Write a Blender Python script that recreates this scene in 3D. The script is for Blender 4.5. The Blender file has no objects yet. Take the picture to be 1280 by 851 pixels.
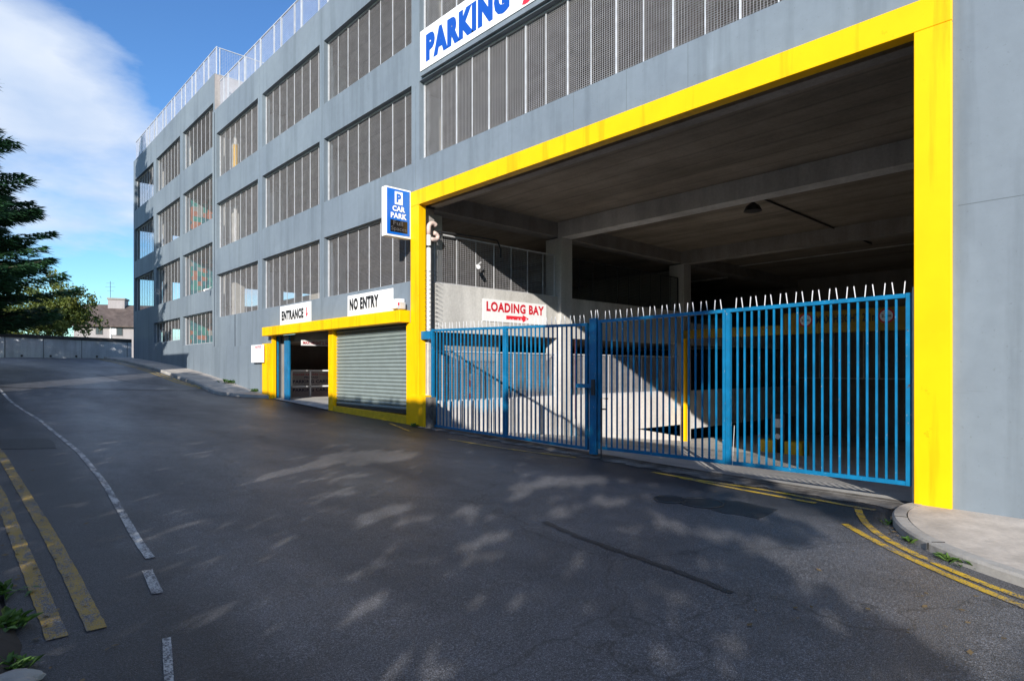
import bpy, math, random
from mathutils import Vector, Matrix
from mathutils.geometry import tessellate_polygon
random.seed(7)
C = bpy.context.scene.collection

# ------------------------------------------------------------------ camera model (y runs along the facade, x into the building)
FPX, CX, VY = 765.0, 640.0, 461.0
TH = math.atan2(710.0, 765.0)
SN, CS = math.sin(TH), math.cos(TH)
EYE = 1.6
XF = 8.2                       # facade plane
def uv(px, py): return (px-CX)/FPX, (VY-py)/FPX
def ray(px, py):
    u, v = uv(px, py)
    return Vector((SN+u*CS, CS-u*SN, v))
def F(px, py, X=XF):           # (y, z) on a plane of constant x
    d = ray(px, py); t = X/d.x
    return d.y*t, EYE+d.z*t
def W(px, py, Y):              # (x, z) on a plane of constant y
    d = ray(px, py); t = Y/d.y
    return d.x*t, EYE+d.z*t
def proj(p):
    X = p[0]*CS-p[1]*SN; Z = p[0]*SN+p[1]*CS
    return CX+FPX*X/Z, VY-FPX*(p[2]-EYE)/Z
PROF = [(-60,-2.2),(-30,-1.1),(-12,-.42),(-5,-.2),(0,-.05),(4,.0),(8,.11),(12,.25),(17,.42),(22,.67),(25,1.0),(30.4,1.49),(36,1.85),(40,2.06),(44,2.24),(52,2.36),(300,2.4)]
def g(s):
    P = PROF
    if s <= P[0][0]: return P[0][1]
    for i in range(len(P)-1):
        if s <= P[i+1][0]:
            p0 = P[max(i-1,0)]; p1 = P[i]; p2 = P[i+1]; p3 = P[min(i+2,len(P)-1)]
            t = (s-p1[0])/(p2[0]-p1[0]); h = p2[0]-p1[0]
            m1 = (p2[1]-p0[1])/(p2[0]-p0[0]) if p2[0]!=p0[0] else 0
            m2 = (p3[1]-p1[1])/(p3[0]-p1[0]) if p3[0]!=p1[0] else 0
            return ((2*t**3-3*t*t+1)*p1[1]+(t**3-2*t*t+t)*h*m1+(-2*t**3+3*t*t)*p2[1]+(t**3-t*t)*h*m2)
    return P[-1][1]
def G(px, py, h=0.0):          # point of the road surface
    d = ray(px, py); t = 1.0
    while t < 90:
        if EYE+d.z*t <= g(d.y*t)+h:
            a, b = t-.05, t
            for _ in range(20):
                m = (a+b)/2
                if EYE+d.z*m <= g(d.y*m)+h: b = m
                else: a = m
            return Vector((d.x*b, d.y*b, g(d.y*b)+h))
        t += .05
    return Vector((d.x*40, d.y*40, g(d.y*40)+h))

# ------------------------------------------------------------------ material helpers
def newmat(name):
    m = bpy.data.materials.new(name); m.use_nodes = True
    nt = m.node_tree; b = nt.nodes['Principled BSDF']
    return m, nt, b
def N(nt, t, **k):
    n = nt.nodes.new(t)
    for a, v in k.items():
        if a.startswith('i_'):
            key = a[2:]; key = int(key) if key.isdigit() else key.replace('_',' ')
            n.inputs[key].default_value = v
        else: setattr(n, a, v)
    return n
def ramp(nt, fac, stops):
    r = nt.nodes.new('ShaderNodeValToRGB'); cr = r.color_ramp
    while len(cr.elements) < len(stops): cr.elements.new(.5)
    for e, (p, c) in zip(cr.elements, stops):
        e.position = p; e.color = (c, c, c, 1) if isinstance(c, (int, float)) else (*c, 1)
    nt.links.new(fac, r.inputs[0]); return r
def noise(nt, vec, scale, detail=4, rough=.55, stretch=None):
    if stretch:
        mp = N(nt, 'ShaderNodeMapping'); mp.inputs['Scale'].default_value = stretch
        nt.links.new(vec, mp.inputs[0]); vec = mp.outputs[0]
    n = N(nt, 'ShaderNodeTexNoise', i_Scale=scale, i_Detail=detail, i_Roughness=rough)
    nt.links.new(vec, n.inputs['Vector']); return n.outputs['Fac']
def mixc(nt, fac, a, b, mode='MIX'):
    m = N(nt, 'ShaderNodeMix', data_type='RGBA', blend_type=mode)
    for sock, v in ((m.inputs[0], fac), (m.inputs[6], a), (m.inputs[7], b)):
        if hasattr(v, 'links'): nt.links.new(v, sock)
        elif isinstance(v, (int, float)): sock.default_value = v
        else: sock.default_value = (*v, 1)
    return m.outputs[2]
def wpos(nt): return N(nt, 'ShaderNodeNewGeometry').outputs['Position']
def bump(nt, b, h, st=.3, dist=.01):
    bp = N(nt, 'ShaderNodeBump', i_Strength=st, i_Distance=dist)
    nt.links.new(h, bp.inputs['Height']); nt.links.new(bp.outputs[0], b.inputs['Normal'])
def plain(name, col, rough=.5, metal=0, var=.12, vs=3.0, spec=None):
    m, nt, b = newmat(name)
    P = wpos(nt)
    f = noise(nt, P, vs, 5)
    lo = tuple(c*(1-var) for c in col); hi = tuple(min(1, c*(1+var)) for c in col)
    r = ramp(nt, f, [(.3, lo), (.7, hi)])
    nt.links.new(r.outputs[0], b.inputs['Base Color'])
    b.inputs['Roughness'].default_value = rough; b.inputs['Metallic'].default_value = metal
    if spec is not None: b.inputs['Specular IOR Level'].default_value = spec
    return m

def painted_wall(name, c1, c2, dirt=.5, streak=True):
    m, nt, b = newmat(name); P = wpos(nt)
    big = noise(nt, P, .35, 4); r = ramp(nt, big, [(.32, c1), (.68, c2)])
    st = noise(nt, P, 1.0, 5, .6, (2.5, 2.5, .18))
    rs = ramp(nt, st, [(.37, (.78,.79,.79)), (.52, 1.0)])
    c = mixc(nt, dirt if streak else 0.0, r.outputs[0], rs.outputs[0], 'MULTIPLY')
    sp = noise(nt, P, 22, 3, .6); rsp = ramp(nt, sp, [(.27, (.6,.6,.58)), (.34, 1.0)])
    c = mixc(nt, .45, c, rsp.outputs[0], 'MULTIPLY')
    fi = noise(nt, P, 6, 6, .65); rf = ramp(nt, fi, [(.3, .93), (.7, 1.04)])
    c = mixc(nt, .8, c, rf.outputs[0], 'MULTIPLY')
    pt_ = noise(nt, P, .9, 1, .3, (1, .7, .55)); rp_ = ramp(nt, pt_, [(.585, 1.0), (.60, 1.055)])
    c = mixc(nt, .9, c, rp_.outputs[0], 'MULTIPLY')
    hz_ = noise(nt, P, 1.0, 6, .7, (.5, .22, 5)); rh = ramp(nt, hz_, [(.29, .72), (.33, 1.0)])
    c = mixc(nt, .55, c, rh.outputs[0], 'MULTIPLY')
    dr = noise(nt, P, .9, 3, .5, (1, 4.5, .5)); rd = ramp(nt, dr, [(.66, 1.0), (.70, 1.09)])
    c = mixc(nt, .8, c, rd.outputs[0], 'MULTIPLY')
    nt.links.new(c, b.inputs['Base Color']); b.inputs['Roughness'].default_value = .62
    bump(nt, b, fi, .25, .01)
    return m
def concrete(name, c1, c2, stain=.6, scale=1.0, joints=None, rough=.85):
    m, nt, b = newmat(name); P = wpos(nt)
    big = noise(nt, P, .6*scale, 6, .6); r = ramp(nt, big, [(.3, c1), (.7, c2)])
    st = noise(nt, P, 1.2, 6, .65, (2, 2, .25)); rs = ramp(nt, st, [(.36, .62), (.58, 1.0)])
    c = mixc(nt, stain, r.outputs[0], rs.outputs[0], 'MULTIPLY')
    fi = noise(nt, P, 18, 6, .7); rf = ramp(nt, fi, [(.3, .82), (.7, 1.1)])
    c = mixc(nt, .8, c, rf.outputs[0], 'MULTIPLY')
    if joints:                  # board marks of the formwork
        w = N(nt, 'ShaderNodeTexWave', wave_type='BANDS', bands_direction=joints[0], i_Scale=joints[1], i_Distortion=.4, i_Detail=1.0)
        nt.links.new(P, w.inputs['Vector'])
        rw = ramp(nt, w.outputs['Fac'], [(.0, .5), (.05, 1.0)])
        c = mixc(nt, .5, c, rw.outputs[0], 'MULTIPLY')
        st2 = noise(nt, P, .8, 5, .6, (1.5,.2,1)); r2 = ramp(nt, st2, [(.35, .6), (.6, 1.1)])
        c = mixc(nt, .8, c, r2.outputs[0], 'MULTIPLY')
    nt.links.new(c, b.inputs['Base Color']); b.inputs['Roughness'].default_value = rough
    bump(nt, b, fi, .4, .01)
    return m
def asphalt_nodes(nt, base=(.030,.031,.035)):
    P = wpos(nt)
    f1 = noise(nt, P, 150, 2, .7); r1 = ramp(nt, f1, [(.40, .30), (.50, .9), (.62, 2.5)])
    f3 = noise(nt, P, 62, 3, .75); r3 = ramp(nt, f3, [(.38, .55), (.50, .95), (.64, 1.75)])
    f2 = noise(nt, P, .35, 5, .6, (1.6, .55, 1)); r2 = ramp(nt, f2, [(.33, .72), (.68, 1.35)])
    f4 = noise(nt, P, 2.6, 6, .65); r4 = ramp(nt, f4, [(.3, .8), (.7, 1.15)])
    c = mixc(nt, .85, base, r1.outputs[0], 'MULTIPLY')
    c = mixc(nt, .9, c, r3.outputs[0], 'MULTIPLY')
    c = mixc(nt, 1.0, c, r2.outputs[0], 'MULTIPLY'); c = mixc(nt, 1.0, c, r4.outputs[0], 'MULTIPLY')
    return P, c, f1, f2
def asphalt(name, base=(.102,.102,.111), wet=True):
    m, nt, b = newmat(name)
    P, c, f1, f2 = asphalt_nodes(nt, base)
    sep = N(nt, 'ShaderNodeSeparateXYZ'); nt.links.new(P, sep.inputs[0])
    # damp, oil-dark band along the building side and the gutter on the left
    ns = noise(nt, P, .9, 5, .6)
    def band(lo, hi):
        a = N(nt, 'ShaderNodeMath', operation='MULTIPLY_ADD', i_1=1.1); nt.links.new(ns, a.inputs[0]); nt.links.new(sep.outputs[0], a.inputs[2])
        mr = N(nt, 'ShaderNodeMapRange', i_1=lo, i_2=hi); nt.links.new(a.outputs[0], mr.inputs[0]); return mr.outputs[0]
    d1 = band(7.3, 7.9); d2 = band(2.2, 1.7)
    mx = N(nt, 'ShaderNodeMath', operation='MAXIMUM'); nt.links.new(d1, mx.inputs[0]); nt.links.new(d2, mx.inputs[1])
    ds = N(nt, 'ShaderNodeMath', operation='MULTIPLY', i_1=.80); nt.links.new(mx.outputs[0], ds.inputs[0])
    c = mixc(nt, ds.outputs[0], c, (.20,.20,.22), 'MULTIPLY')
    # long hairline cracks
    v = N(nt, 'ShaderNodeTexVoronoi', i_Scale=.22, feature='DISTANCE_TO_EDGE')
    wv = N(nt, 'ShaderNodeVectorMath', operation='ADD'); nn = N(nt,'ShaderNodeTexNoise', i_Scale=1.3, i_Detail=6)
    nt.links.new(P, nn.inputs['Vector']); nt.links.new(P, wv.inputs[0]); nt.links.new(nn.outputs['Color'], wv.inputs[1])
    nt.links.new(wv.outputs[0], v.inputs['Vector'])
    rv = ramp(nt, v.outputs['Distance'], [(.0, .35), (.0035, 1.0)])
    c = mixc(nt, .75, c, rv.outputs[0], 'MULTIPLY')
    nt.links.new(c, b.inputs['Base Color'])
    rr = ramp(nt, f2, [(.3, .55), (.7, .34)])
    rg = mixc(nt, mx.outputs[0], rr.outputs[0], (.46,.46,.46))
    nt.links.new(rg, b.inputs['Roughness']); b.inputs['Specular IOR Level'].default_value = .5
    bump(nt, b, f1, .75, .012)
    return m
def worn_paint(name, col, thr=.5, base=(.102,.102,.111)):
    m, nt, b = newmat(name)
    P, c, f1, f2 = asphalt_nodes(nt, base)
    n1 = noise(nt, P, 9, 6, .7, (1, .35, 1)); n2 = noise(nt, P, 70, 3, .7)
    ad = N(nt, 'ShaderNodeMath', operation='ADD'); nt.links.new(n1, ad.inputs[0]); nt.links.new(n2, ad.inputs[1])
    fac = ramp(nt, ad.outputs[0], [(0, 0), (1, 1)])
    mr = N(nt, 'ShaderNodeMapRange', i_1=thr*2-.10, i_2=thr*2+.05); nt.links.new(ad.outputs[0], mr.inputs[0])
    va = noise(nt, P, 3, 4); pc = ramp(nt, va, [(.3, tuple(x*.7 for x in col)), (.7, col)])
    out = mixc(nt, mr.outputs[0], pc.outputs[0], c)
    nt.links.new(out, b.inputs['Base Color']); b.inputs['Roughness'].default_value = .6
    bump(nt, b, f1, .5, .008)
    return m
def leafmat(name, c1, c2, c3, tr=.25):
    m, nt, b = newmat(name); P = wpos(nt)
    n1 = noise(nt, P, 1.3, 4); n2 = noise(nt, P, 14, 2)
    r = ramp(nt, n1, [(.3, c1), (.52, c2), (.75, c3)])
    r2 = ramp(nt, n2, [(.3, .65), (.7, 1.35)])
    c = mixc(nt, 1, r.outputs[0], r2.outputs[0], 'MULTIPLY')
    nt.links.new(c, b.inputs['Base Color']); b.inputs['Roughness'].default_value = .55
    if tr:
        t = N(nt, 'ShaderNodeBsdfTranslucent'); nt.links.new(c, t.inputs[0])
        mx = N(nt, 'ShaderNodeMixShader', i_0=tr)
        nt.links.new(b.outputs[0], mx.inputs[1]); nt.links.new(t.outputs[0], mx.inputs[2])
        nt.links.new(mx.outputs[0], nt.nodes['Material Output'].inputs[0])
    return m

M = {}
M['facade'] = painted_wall('grey_blue_masonry_paint', (.165,.20,.238), (.205,.245,.28), .8)
M['yellow'] = plain('yellow_paint', (.96,.53,.0), .5, var=.05, vs=2.0, spec=.25)
_nt = M['yellow'].node_tree; _b = _nt.nodes['Principled BSDF']; _P = wpos(_nt)
_src = _b.inputs['Base Color'].links[0].from_socket
_n = noise(_nt, _P, 5, 7, .72); _r = ramp(_nt, _n, [(.30, (.45,.40,.35)), (.345, 1.0)])
_c = mixc(_nt, .35, _src, _r.outputs[0], 'MULTIPLY')
_n = noise(_nt, _P, 1.2, 5, .6, (3, 3, .2)); _r = ramp(_nt, _n, [(.37, (.70,.68,.62)), (.47, 1.0)])
_c = mixc(_nt, .7, _c, _r.outputs[0], 'MULTIPLY'); _nt.links.new(_c, _b.inputs['Base Color'])
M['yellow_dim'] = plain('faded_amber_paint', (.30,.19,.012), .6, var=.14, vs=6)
M['yellow_old'] = plain('yellow_paint_dirty', (.72,.45,.01), .5, var=.14, vs=6)
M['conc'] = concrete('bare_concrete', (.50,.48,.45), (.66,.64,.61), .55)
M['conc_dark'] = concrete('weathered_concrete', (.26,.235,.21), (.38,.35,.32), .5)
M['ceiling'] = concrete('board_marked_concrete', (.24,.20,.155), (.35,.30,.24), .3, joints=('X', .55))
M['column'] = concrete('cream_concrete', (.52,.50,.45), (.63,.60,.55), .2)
M['galv'] = plain('galvanised_steel', (.64,.645,.66), .42, .25, .12, 8)
M['galv_w'] = plain('bright_galvanised_steel', (.78,.78,.79), .45, .0, .08, 8)
M['wire'] = plain('dull_galvanised_wire', (.34,.33,.335), .5, .2, .15, 5)
M['wire_pale'] = plain('pale_mesh_wire', (.50,.53,.62), .5, .0, .1, 5)
M['blue'] = plain('blue_gate_paint', (.004,.15,.315), .38, 0, .22, 5)
_nt = M['blue'].node_tree; _b = _nt.nodes['Principled BSDF']; _P = wpos(_nt)
_src = _b.inputs['Base Color'].links[0].from_socket
_n = noise(_nt, _P, 28, 5, .7); _r = ramp(_nt, _n, [(.655, 0), (.675, 1)])
_c = mixc(_nt, _r.outputs[0], _src, (.35,.40,.42)); _n = noise(_nt, _P, 11, 5, .7); _r = ramp(_nt, _n, [(.30, 1), (.335, 0)])
_c = mixc(_nt, _r.outputs[0], _c, (.07,.05,.045)); _nt.links.new(_c, _b.inputs['Base Color'])
M['shutter'] = plain('grey_green_shutter_steel', (.25,.295,.285), .5, .1, .08, 4)
M['white'] = plain('white_sign_sheet', (.86,.86,.86), .4, 0, .02, 3)
M['white_pipe'] = plain('white_plastic_pipe', (.80,.76,.72), .4, 0, .06, 6)
M['pink_pipe'] = plain('faded_pipe_bend', (.66,.50,.44), .5, 0, .1, 9)
M['black'] = plain('black_lettering', (.015,.015,.016), .5, 0, .05)
M['red'] = plain('red_lettering', (.62,.012,.03), .5, 0, .05)
M['red_bright'] = plain('red_arrow_paint', (.80,.03,.05), .45, 0, .05)
M['sign_blue'] = plain('blue_sign_film', (.004,.14,.62), .3, 0, .03)
M['txt_blue'] = plain('blue_lettering', (.001,.075,.42), .4, 0, .03)
M['dark_blue'] = plain('navy_lettering', (.02,.03,.12), .5, 0, .05)
M['screen'] = plain('dark_display', (.012,.012,.014), .25, 0, .05)
M['led'] = plain('unlit_display_dots', (.10,.10,.11), .5, 0, .05)
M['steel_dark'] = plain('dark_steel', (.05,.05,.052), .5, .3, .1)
M['asphalt'] = asphalt('worn_damp_asphalt')
M['patch'] = asphalt('tar_patch', (.034,.034,.038))
M['pavement'] = concrete('pavement_concrete', (.42,.37,.32), (.64,.57,.50), .55, 2.2)
M['kerb'] = concrete('kerb_concrete', (.30,.28,.26), (.44,.42,.39), .3, 2.5)
M['apron'] = concrete('stained_apron_concrete', (.035,.03,.026), (.30,.27,.24), .8, 5)
M['ramp'] = concrete('ramp_concrete', (.48,.46,.43), (.64,.61,.57), .3, 2)
M['pale_wall'] = concrete('pale_painted_concrete', (.66,.63,.60), (.80,.77,.74), .45, 1.5)
M['soil'] = concrete('verge_soil', (.016,.014,.011), (.04,.035,.03), .5, 3)
M['farwall'] = concrete('pale_boundary_wall_render', (.58,.62,.67), (.80,.83,.87), .6, 1.5)
M['wline'] = worn_paint('worn_white_paint', (.66,.66,.64), .505)
M['yline'] = worn_paint('worn_yellow_line_paint', (.42,.27,.04), .525)
M['yline2'] = worn_paint('bright_yellow_line_paint', (.74,.46,.015), .53)
M['yfaint'] = worn_paint('faded_yellow_line_paint', (.70,.45,.03), .525)
M['leaf_pine'] = leafmat('dark_conifer_needles', (.016,.055,.026), (.03,.095,.04), (.06,.15,.05), .22)
M['leaf_bush'] = leafmat('yellow_green_leaves', (.05,.085,.02), (.14,.18,.035), (.30,.30,.06), .3)
M['leaf_street'] = leafmat('street_tree_leaves', (.03,.06,.015), (.05,.09,.02), (.08,.13,.03), .12)
M['leaf_weed'] = leafmat('weed_leaves', (.03,.09,.015), (.08,.17,.03), (.16,.24,.05), .3)
M['bark'] = concrete('bark', (.05,.035,.025), (.10,.08,.06), .6, 4)
M['roof'] = concrete('brown_roof_tiles', (.10,.07,.06), (.17,.13,.11), .3, 3, joints=('Z', 4.0))
M['render'] = concrete('pale_house_render', (.33,.30,.30), (.40,.37,.36), .3)
M['glass'] = plain('window_glass', (.05,.06,.07), .08, 0, .02)
M['pvc'] = plain('white_window_frame', (.75,.75,.74), .4)
# teal and orange speckled cladding
m, nt, b = newmat('teal_orange_mosaic'); P = wpos(nt)
mp = N(nt, 'ShaderNodeMapping'); mp.inputs['Scale'].default_value = (4.6, 4.6, 4.6); nt.links.new(P, mp.inputs[0])
v = N(nt, 'ShaderNodeTexVoronoi', i_Scale=1.0, distance='CHEBYCHEV', i_Randomness=.55); nt.links.new(mp.outputs[0], v.inputs['Vector'])
sp = N(nt, 'ShaderNodeSeparateColor'); nt.links.new(v.outputs['Color'], sp.inputs[0])
r = ramp(nt, sp.outputs[0], [(0, (.01,.16,.20)), (.3, (.02,.22,.26)), (.31, (.42,.15,.08)), (.55, (.48,.20,.12)), (.56, (.03,.28,.24)), (.85, (.30,.30,.28))])
r.color_ramp.interpolation = 'CONSTANT'
nt.links.new(r.outputs[0], b.inputs['Base Color']); b.inputs['Roughness'].default_value = .5
M['mosaic'] = m

# ------------------------------------------------------------------ object helpers
def tag(o, label=None, cat=None, group=None, kind=None):
    if label: o['label'] = label
    if cat: o['category'] = cat
    if group: o['group'] = group
    if kind: o['kind'] = kind
    return o
def empty(name, loc, label, cat, group=None):
    o = bpy.data.objects.new(name, None); C.objects.link(o); o.location = loc; o.empty_display_size = .2
    return tag(o, label, cat, group)
def root_loc(p):
    while p.parent: p = p.parent
    return Vector(p.location)
class MB:
    def __init__(s): s.v = []; s.f = []
    def box(s, x0, x1, y0, y1, z0, z1):
        n = len(s.v)
        s.v += [(x0,y0,z0),(x1,y0,z0),(x1,y1,z0),(x0,y1,z0),(x0,y0,z1),(x1,y0,z1),(x1,y1,z1),(x0,y1,z1)]
        s.f += [tuple(n+i for i in q) for q in ((0,3,2,1),(4,5,6,7),(0,1,5,4),(1,2,6,5),(2,3,7,6),(3,0,4,7))]
        return s
    def bar(s, p, q, w, h=None, up=(0,0,1)):
        h = h or w; p = Vector(p); q = Vector(q); d = (q-p).normalized(); u = Vector(up)
        if abs(d.dot(u)) > .98: u = Vector((1,0,0))
        a = d.cross(u).normalized()*w/2; c = a.cross(d).normalized()*h/2
        n = len(s.v)
        for o in (p, q):
            for e in (-a-c, a-c, a+c, -a+c): s.v.append(tuple(o+e))
        s.f += [tuple(n+i for i in k) for k in ((0,1,2,3),(7,6,5,4),(0,4,5,1),(1,5,6,2),(2,6,7,3),(3,7,4,0))]
        return s
    def tube(s, pts, r, seg=10, cap=True):
        pts = [Vector(p) for p in pts]; rs = r if isinstance(r, (list, tuple)) else [r]*len(pts)
        n0 = len(s.v); prev = None
        for i, p in enumerate(pts):
            d = (pts[min(i+1, len(pts)-1)]-pts[max(i-1, 0)]).normalized()
            if prev is None:
                a = d.cross(Vector((0,0,1)))
                if a.length < .05: a = d.cross(Vector((1,0,0)))
            else: a = prev-d*prev.dot(d)
            a.normalize(); prev = a; b2 = d.cross(a)
            for k in range(seg):
                t = 2*math.pi*k/seg; s.v.append(tuple(p+(a*math.cos(t)+b2*math.sin(t))*rs[i]))
        for i in range(len(pts)-1):
            for k in range(seg):
                k2 = (k+1) % seg; A = n0+i*seg
                s.f.append((A+k, A+k2, A+seg+k2, A+seg+k))
        if cap:
            s.f.append(tuple(n0+k for k in range(seg))[::-1]); s.f.append(tuple(n0+(len(pts)-1)*seg+k for k in range(seg)))
        return s
    def quad(s, *ps):
        n = len(s.v); s.v += [tuple(p) for p in ps]; s.f.append(tuple(range(n, n+len(ps)))); return s
    def prism(s, loops, axis_fn, d0, d1):      # polygon with holes; axis_fn(a,b,d) -> point
        tris = tessellate_polygon([[Vector((a, b, 0)) for a, b in lp] for lp in loops])
        flat = [p for lp in loops for p in lp]; n = len(s.v); L = len(flat)
        for d in (d0, d1): s.v += [tuple(axis_fn(a, b, d)) for a, b in flat]
        for t in tris: s.f.append(tuple(n+i for i in t)); s.f.append(tuple(n+L+i for i in reversed(t)))
        o = 0
        for lp in loops:
            k = len(lp)
            for i in range(k):
                j = (i+1) % k; s.f.append((n+o+i, n+o+j, n+L+o+j, n+L+o+i))
            o += k
        return s
    def build(s, name, mat, parent=None, loc=None, smooth=False, bevel=0):
        me = bpy.data.meshes.new(name)
        off = root_loc(parent) if parent else (Vector(loc) if loc is not None else Vector((0,0,0)))
        me.from_pydata([tuple(Vector(v)-off) for v in s.v] if off.length else s.v, [], s.f)
        me.materials.append(M[mat] if isinstance(mat, str) else mat)
        if smooth:
            me.polygons.foreach_set('use_smooth', [True]*len(me.polygons))
        me.update()
        o = bpy.data.objects.new(name, me); C.objects.link(o)
        if parent: o.parent = parent
        else: o.location = off
        if bevel:
            bv = o.modifiers.new('bevel', 'BEVEL'); bv.width = bevel; bv.segments = 2; bv.limit_method = 'ANGLE'
        return o
def struct(o): o['kind'] = 'structure'; return o

def text_mesh(txt, bold=.012):
    cu = bpy.data.curves.new('lettering', 'FONT'); cu.body = txt; cu.size = 1; cu.offset = bold; cu.space_character = 1+bold*2.2; cu.resolution_u = 3
    o = bpy.data.objects.new('lettering', cu); C.objects.link(o)
    dg = bpy.context.evaluated_depsgraph_get(); me = bpy.data.meshes.new_from_object(o.evaluated_get(dg))
    vs = [Vector(v.co) for v in me.vertices]; fs = [tuple(p.vertices) for p in me.polygons]
    bpy.data.objects.remove(o); bpy.data.curves.remove(cu); bpy.data.meshes.remove(me)
    return vs, fs
def lettering(parent, txt, mat, org, right, up, w, h, lift=.004, bold=.02, name='lettering', shear=0):
    """org = bottom-left corner; the face normal is right x up"""
    vs, fs = text_mesh(txt, bold)
    x0 = min(v.x for v in vs); x1 = max(v.x for v in vs); y0 = min(v.y for v in vs); y1 = max(v.y for v in vs)
    R = Vector(right); U = Vector(up); nrm = R.cross(U).normalized()
    mb = MB()
    for v in vs:
        a = (v.x-x0)/(x1-x0)*w; b = (v.y-y0)/(y1-y0)*h
        mb.v.append(tuple(Vector(org)+R*a+U*b+nrm*lift))
    mb.f = fs
    return mb.build(name, mat, parent)
def facade_rect(px0, py0, px1, py1, X):    # sign rectangle on the facade from two pixel corners (left-top, right-bottom)
    s0, zt = F(px0, py0, X); s1, _ = F(px1, py1, X); _, zb = F(px1, py1, X)
    return s0, s1, zb, zt

# generic wall with rectangular holes in the y-z plane
def holed_wall(mb, y0, y1, z0, z1, holes, x0, x1):
    ys = sorted({y0, y1, *[min(max(h[i], y0), y1) for h in holes for i in (0, 1)]})
    zs = sorted({z0, z1, *[min(max(h[i], z0), z1) for h in holes for i in (2, 3)]})
    def solid(i, j):
        if i < 0 or j < 0 or i >= len(ys)-1 or j >= len(zs)-1: return False
        cy = (ys[i]+ys[i+1])/2; cz = (zs[j]+zs[j+1])/2
        return not any(h[0] < cy < h[1] and h[2] < cz < h[3] for h in holes)
    for i in range(len(ys)-1):
        for j in range(len(zs)-1):
            if not solid(i, j): continue
            a, b2, c, d = ys[i], ys[i+1], zs[j], zs[j+1]
            mb.quad((x0,a,c),(x0,a,d),(x0,b2,d),(x0,b2,c)); mb.quad((x1,a,c),(x1,b2,c),(x1,b2,d),(x1,a,d))
            if not solid(i-1, j): mb.quad((x0,a,c),(x1,a,c),(x1,a,d),(x0,a,d))
            if not solid(i+1, j): mb.quad((x0,b2,c),(x0,b2,d),(x1,b2,d),(x1,b2,c))
            if not solid(i, j-1): mb.quad((x0,a,c),(x0,b2,c),(x1,b2,c),(x1,a,c))
            if not solid(i, j+1): mb.quad((x0,a,d),(x1,a,d),(x1,b2,d),(x0,b2,d))

# ------------------------------------------------------------------ ground
def strip_surface(name, mat, x0, x1, ss, xs=None, dz=0.0):
    mb = MB(); xs = xs or [x0, x1]
    for s in ss:
        for x in xs: mb.v.append((x, s, g(s)+dz))
    n = len(xs)
    for i in range(len(ss)-1):
        for k in range(n-1):
            a = i*n+k; mb.f.append((a, a+1, a+n+1, a+n))
    return struct(mb.build(name, mat))
S = [-60+1.0*i for i in range(0, 113)]
far = MB()
ys = [-400, -200, -100] + S + [70, 100, 150, 250, 400]
xs = [-400, -200, -100, -40, -20, -10, 8.36, 8.361, 33, 33.001, 60, 100, 200, 400]
for s in ys:
    for i, x in enumerate(xs):
        z = g(s)-.03
        if 7 <= i <= 8 and -5 < s < 44: z = -4
        if s > 47: z = min(z, 2.2)
        far.v.append((x, s, z))
n = len(xs)
for i in range(len(ys)-1):
    for k in range(n-1):
        a = i*n+k; far.f.append((a, a+1, a+n+1, a+n))
struct(far.build('ground', 'soil'))
strip_surface('road', 'asphalt', .3, 8.36, [-60+.5*i for i in range(0, 233)], [-14+0*0 if False else .3, 2, 4, 6, 8.36])
# the road carries on to the left past the corner
mb = MB()
for s in [36, 38, 40, 42, 44, 46]:
    for x in (-30, -12, .31): mb.v.append((x, s, g(s)-.004))
for i in range(5):
    for k in range(2): a = i*3+k; mb.f.append((a, a+1, a+4, a+3))
struct(mb.build('side_road', 'asphalt'))
# left verge
mb = MB()
ss = [-30+.5*i for i in range(0, 134)]
rv = random.Random(3)
for s in ss:
    e = .30+rv.uniform(-.05, .05)
    for x, z in ((-6, .12), (-1, .11), (e-.1, .07), (e, .0)): mb.v.append((x, s, g(s)+z+.004))
for i in range(len(ss)-1):
    for k in range(3): a = i*4+k; mb.f.append((a, a+1, a+5, a+4))
struct(mb.build('verge', 'soil'))

# pavement on the far side (a kerbed strip along the facade from the entrance up the hill)
def poly_sheet(name, mat, outline, depth=.3):
    mb = MB(); tr = tessellate_polygon([[Vector((p[0], p[1], 0)) for p in outline]])
    L = len(outline)
    mb.v += [tuple(p) for p in outline]+[(p[0], p[1], p[2]-depth) for p in outline]
    mb.f += [tuple(t) for t in tr]
    for i in range(L): j = (i+1) % L; mb.f.append((i, j, L+j, L+i))
    o = struct(mb.build(name, mat)); return o
def kerbed(name, edge, inner, h=.09, kw=.14):
    """edge: road-side line (x, s); inner: wall-side line in the same order"""
    mbk = MB(); mbp = MB()
    n = len(edge)
    for i in range(n):
        e = Vector(edge[i]); a = Vector(edge[max(i-1, 0)]); b = Vector(edge[min(i+1, n-1)])
        d = (b-a).normalized(); nr = Vector((-d.y, d.x))
        if nr.dot(Vector(inner[i])-e) < 0: nr = -nr
        k = e+nr*kw; z = g(e.y); zk = g(k.y)
        mbk.v += [(e.x, e.y, z-.1), (e.x+nr.x*.012, e.y+nr.y*.012, z+h-.02), (e.x+nr.x*.03, e.y+nr.y*.03, z+h), (k.x, k.y, zk+h), (k.x, k.y, zk-.1)]
        q = inner[i]
        k2 = e+nr*(kw+.012)
        for t in (0, .25, .5, .75, 1):
            x = k2.x+(q[0]-k2.x)*t; y = k2.y+(q[1]-k2.y)*t; mbp.v.append((x, y, g(y)+h-.006))
    for i in range(n-1):
        for k in range(4): a = i*5+k; mbk.f.append((a, a+1, a+6, a+5)); mbp.f.append((a, a+1, a+6, a+5))
    struct(mbk.build('kerb', 'kerb', smooth=False)); struct(mbp.build(name, 'pavement'))
edge = []; inner = []
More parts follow.
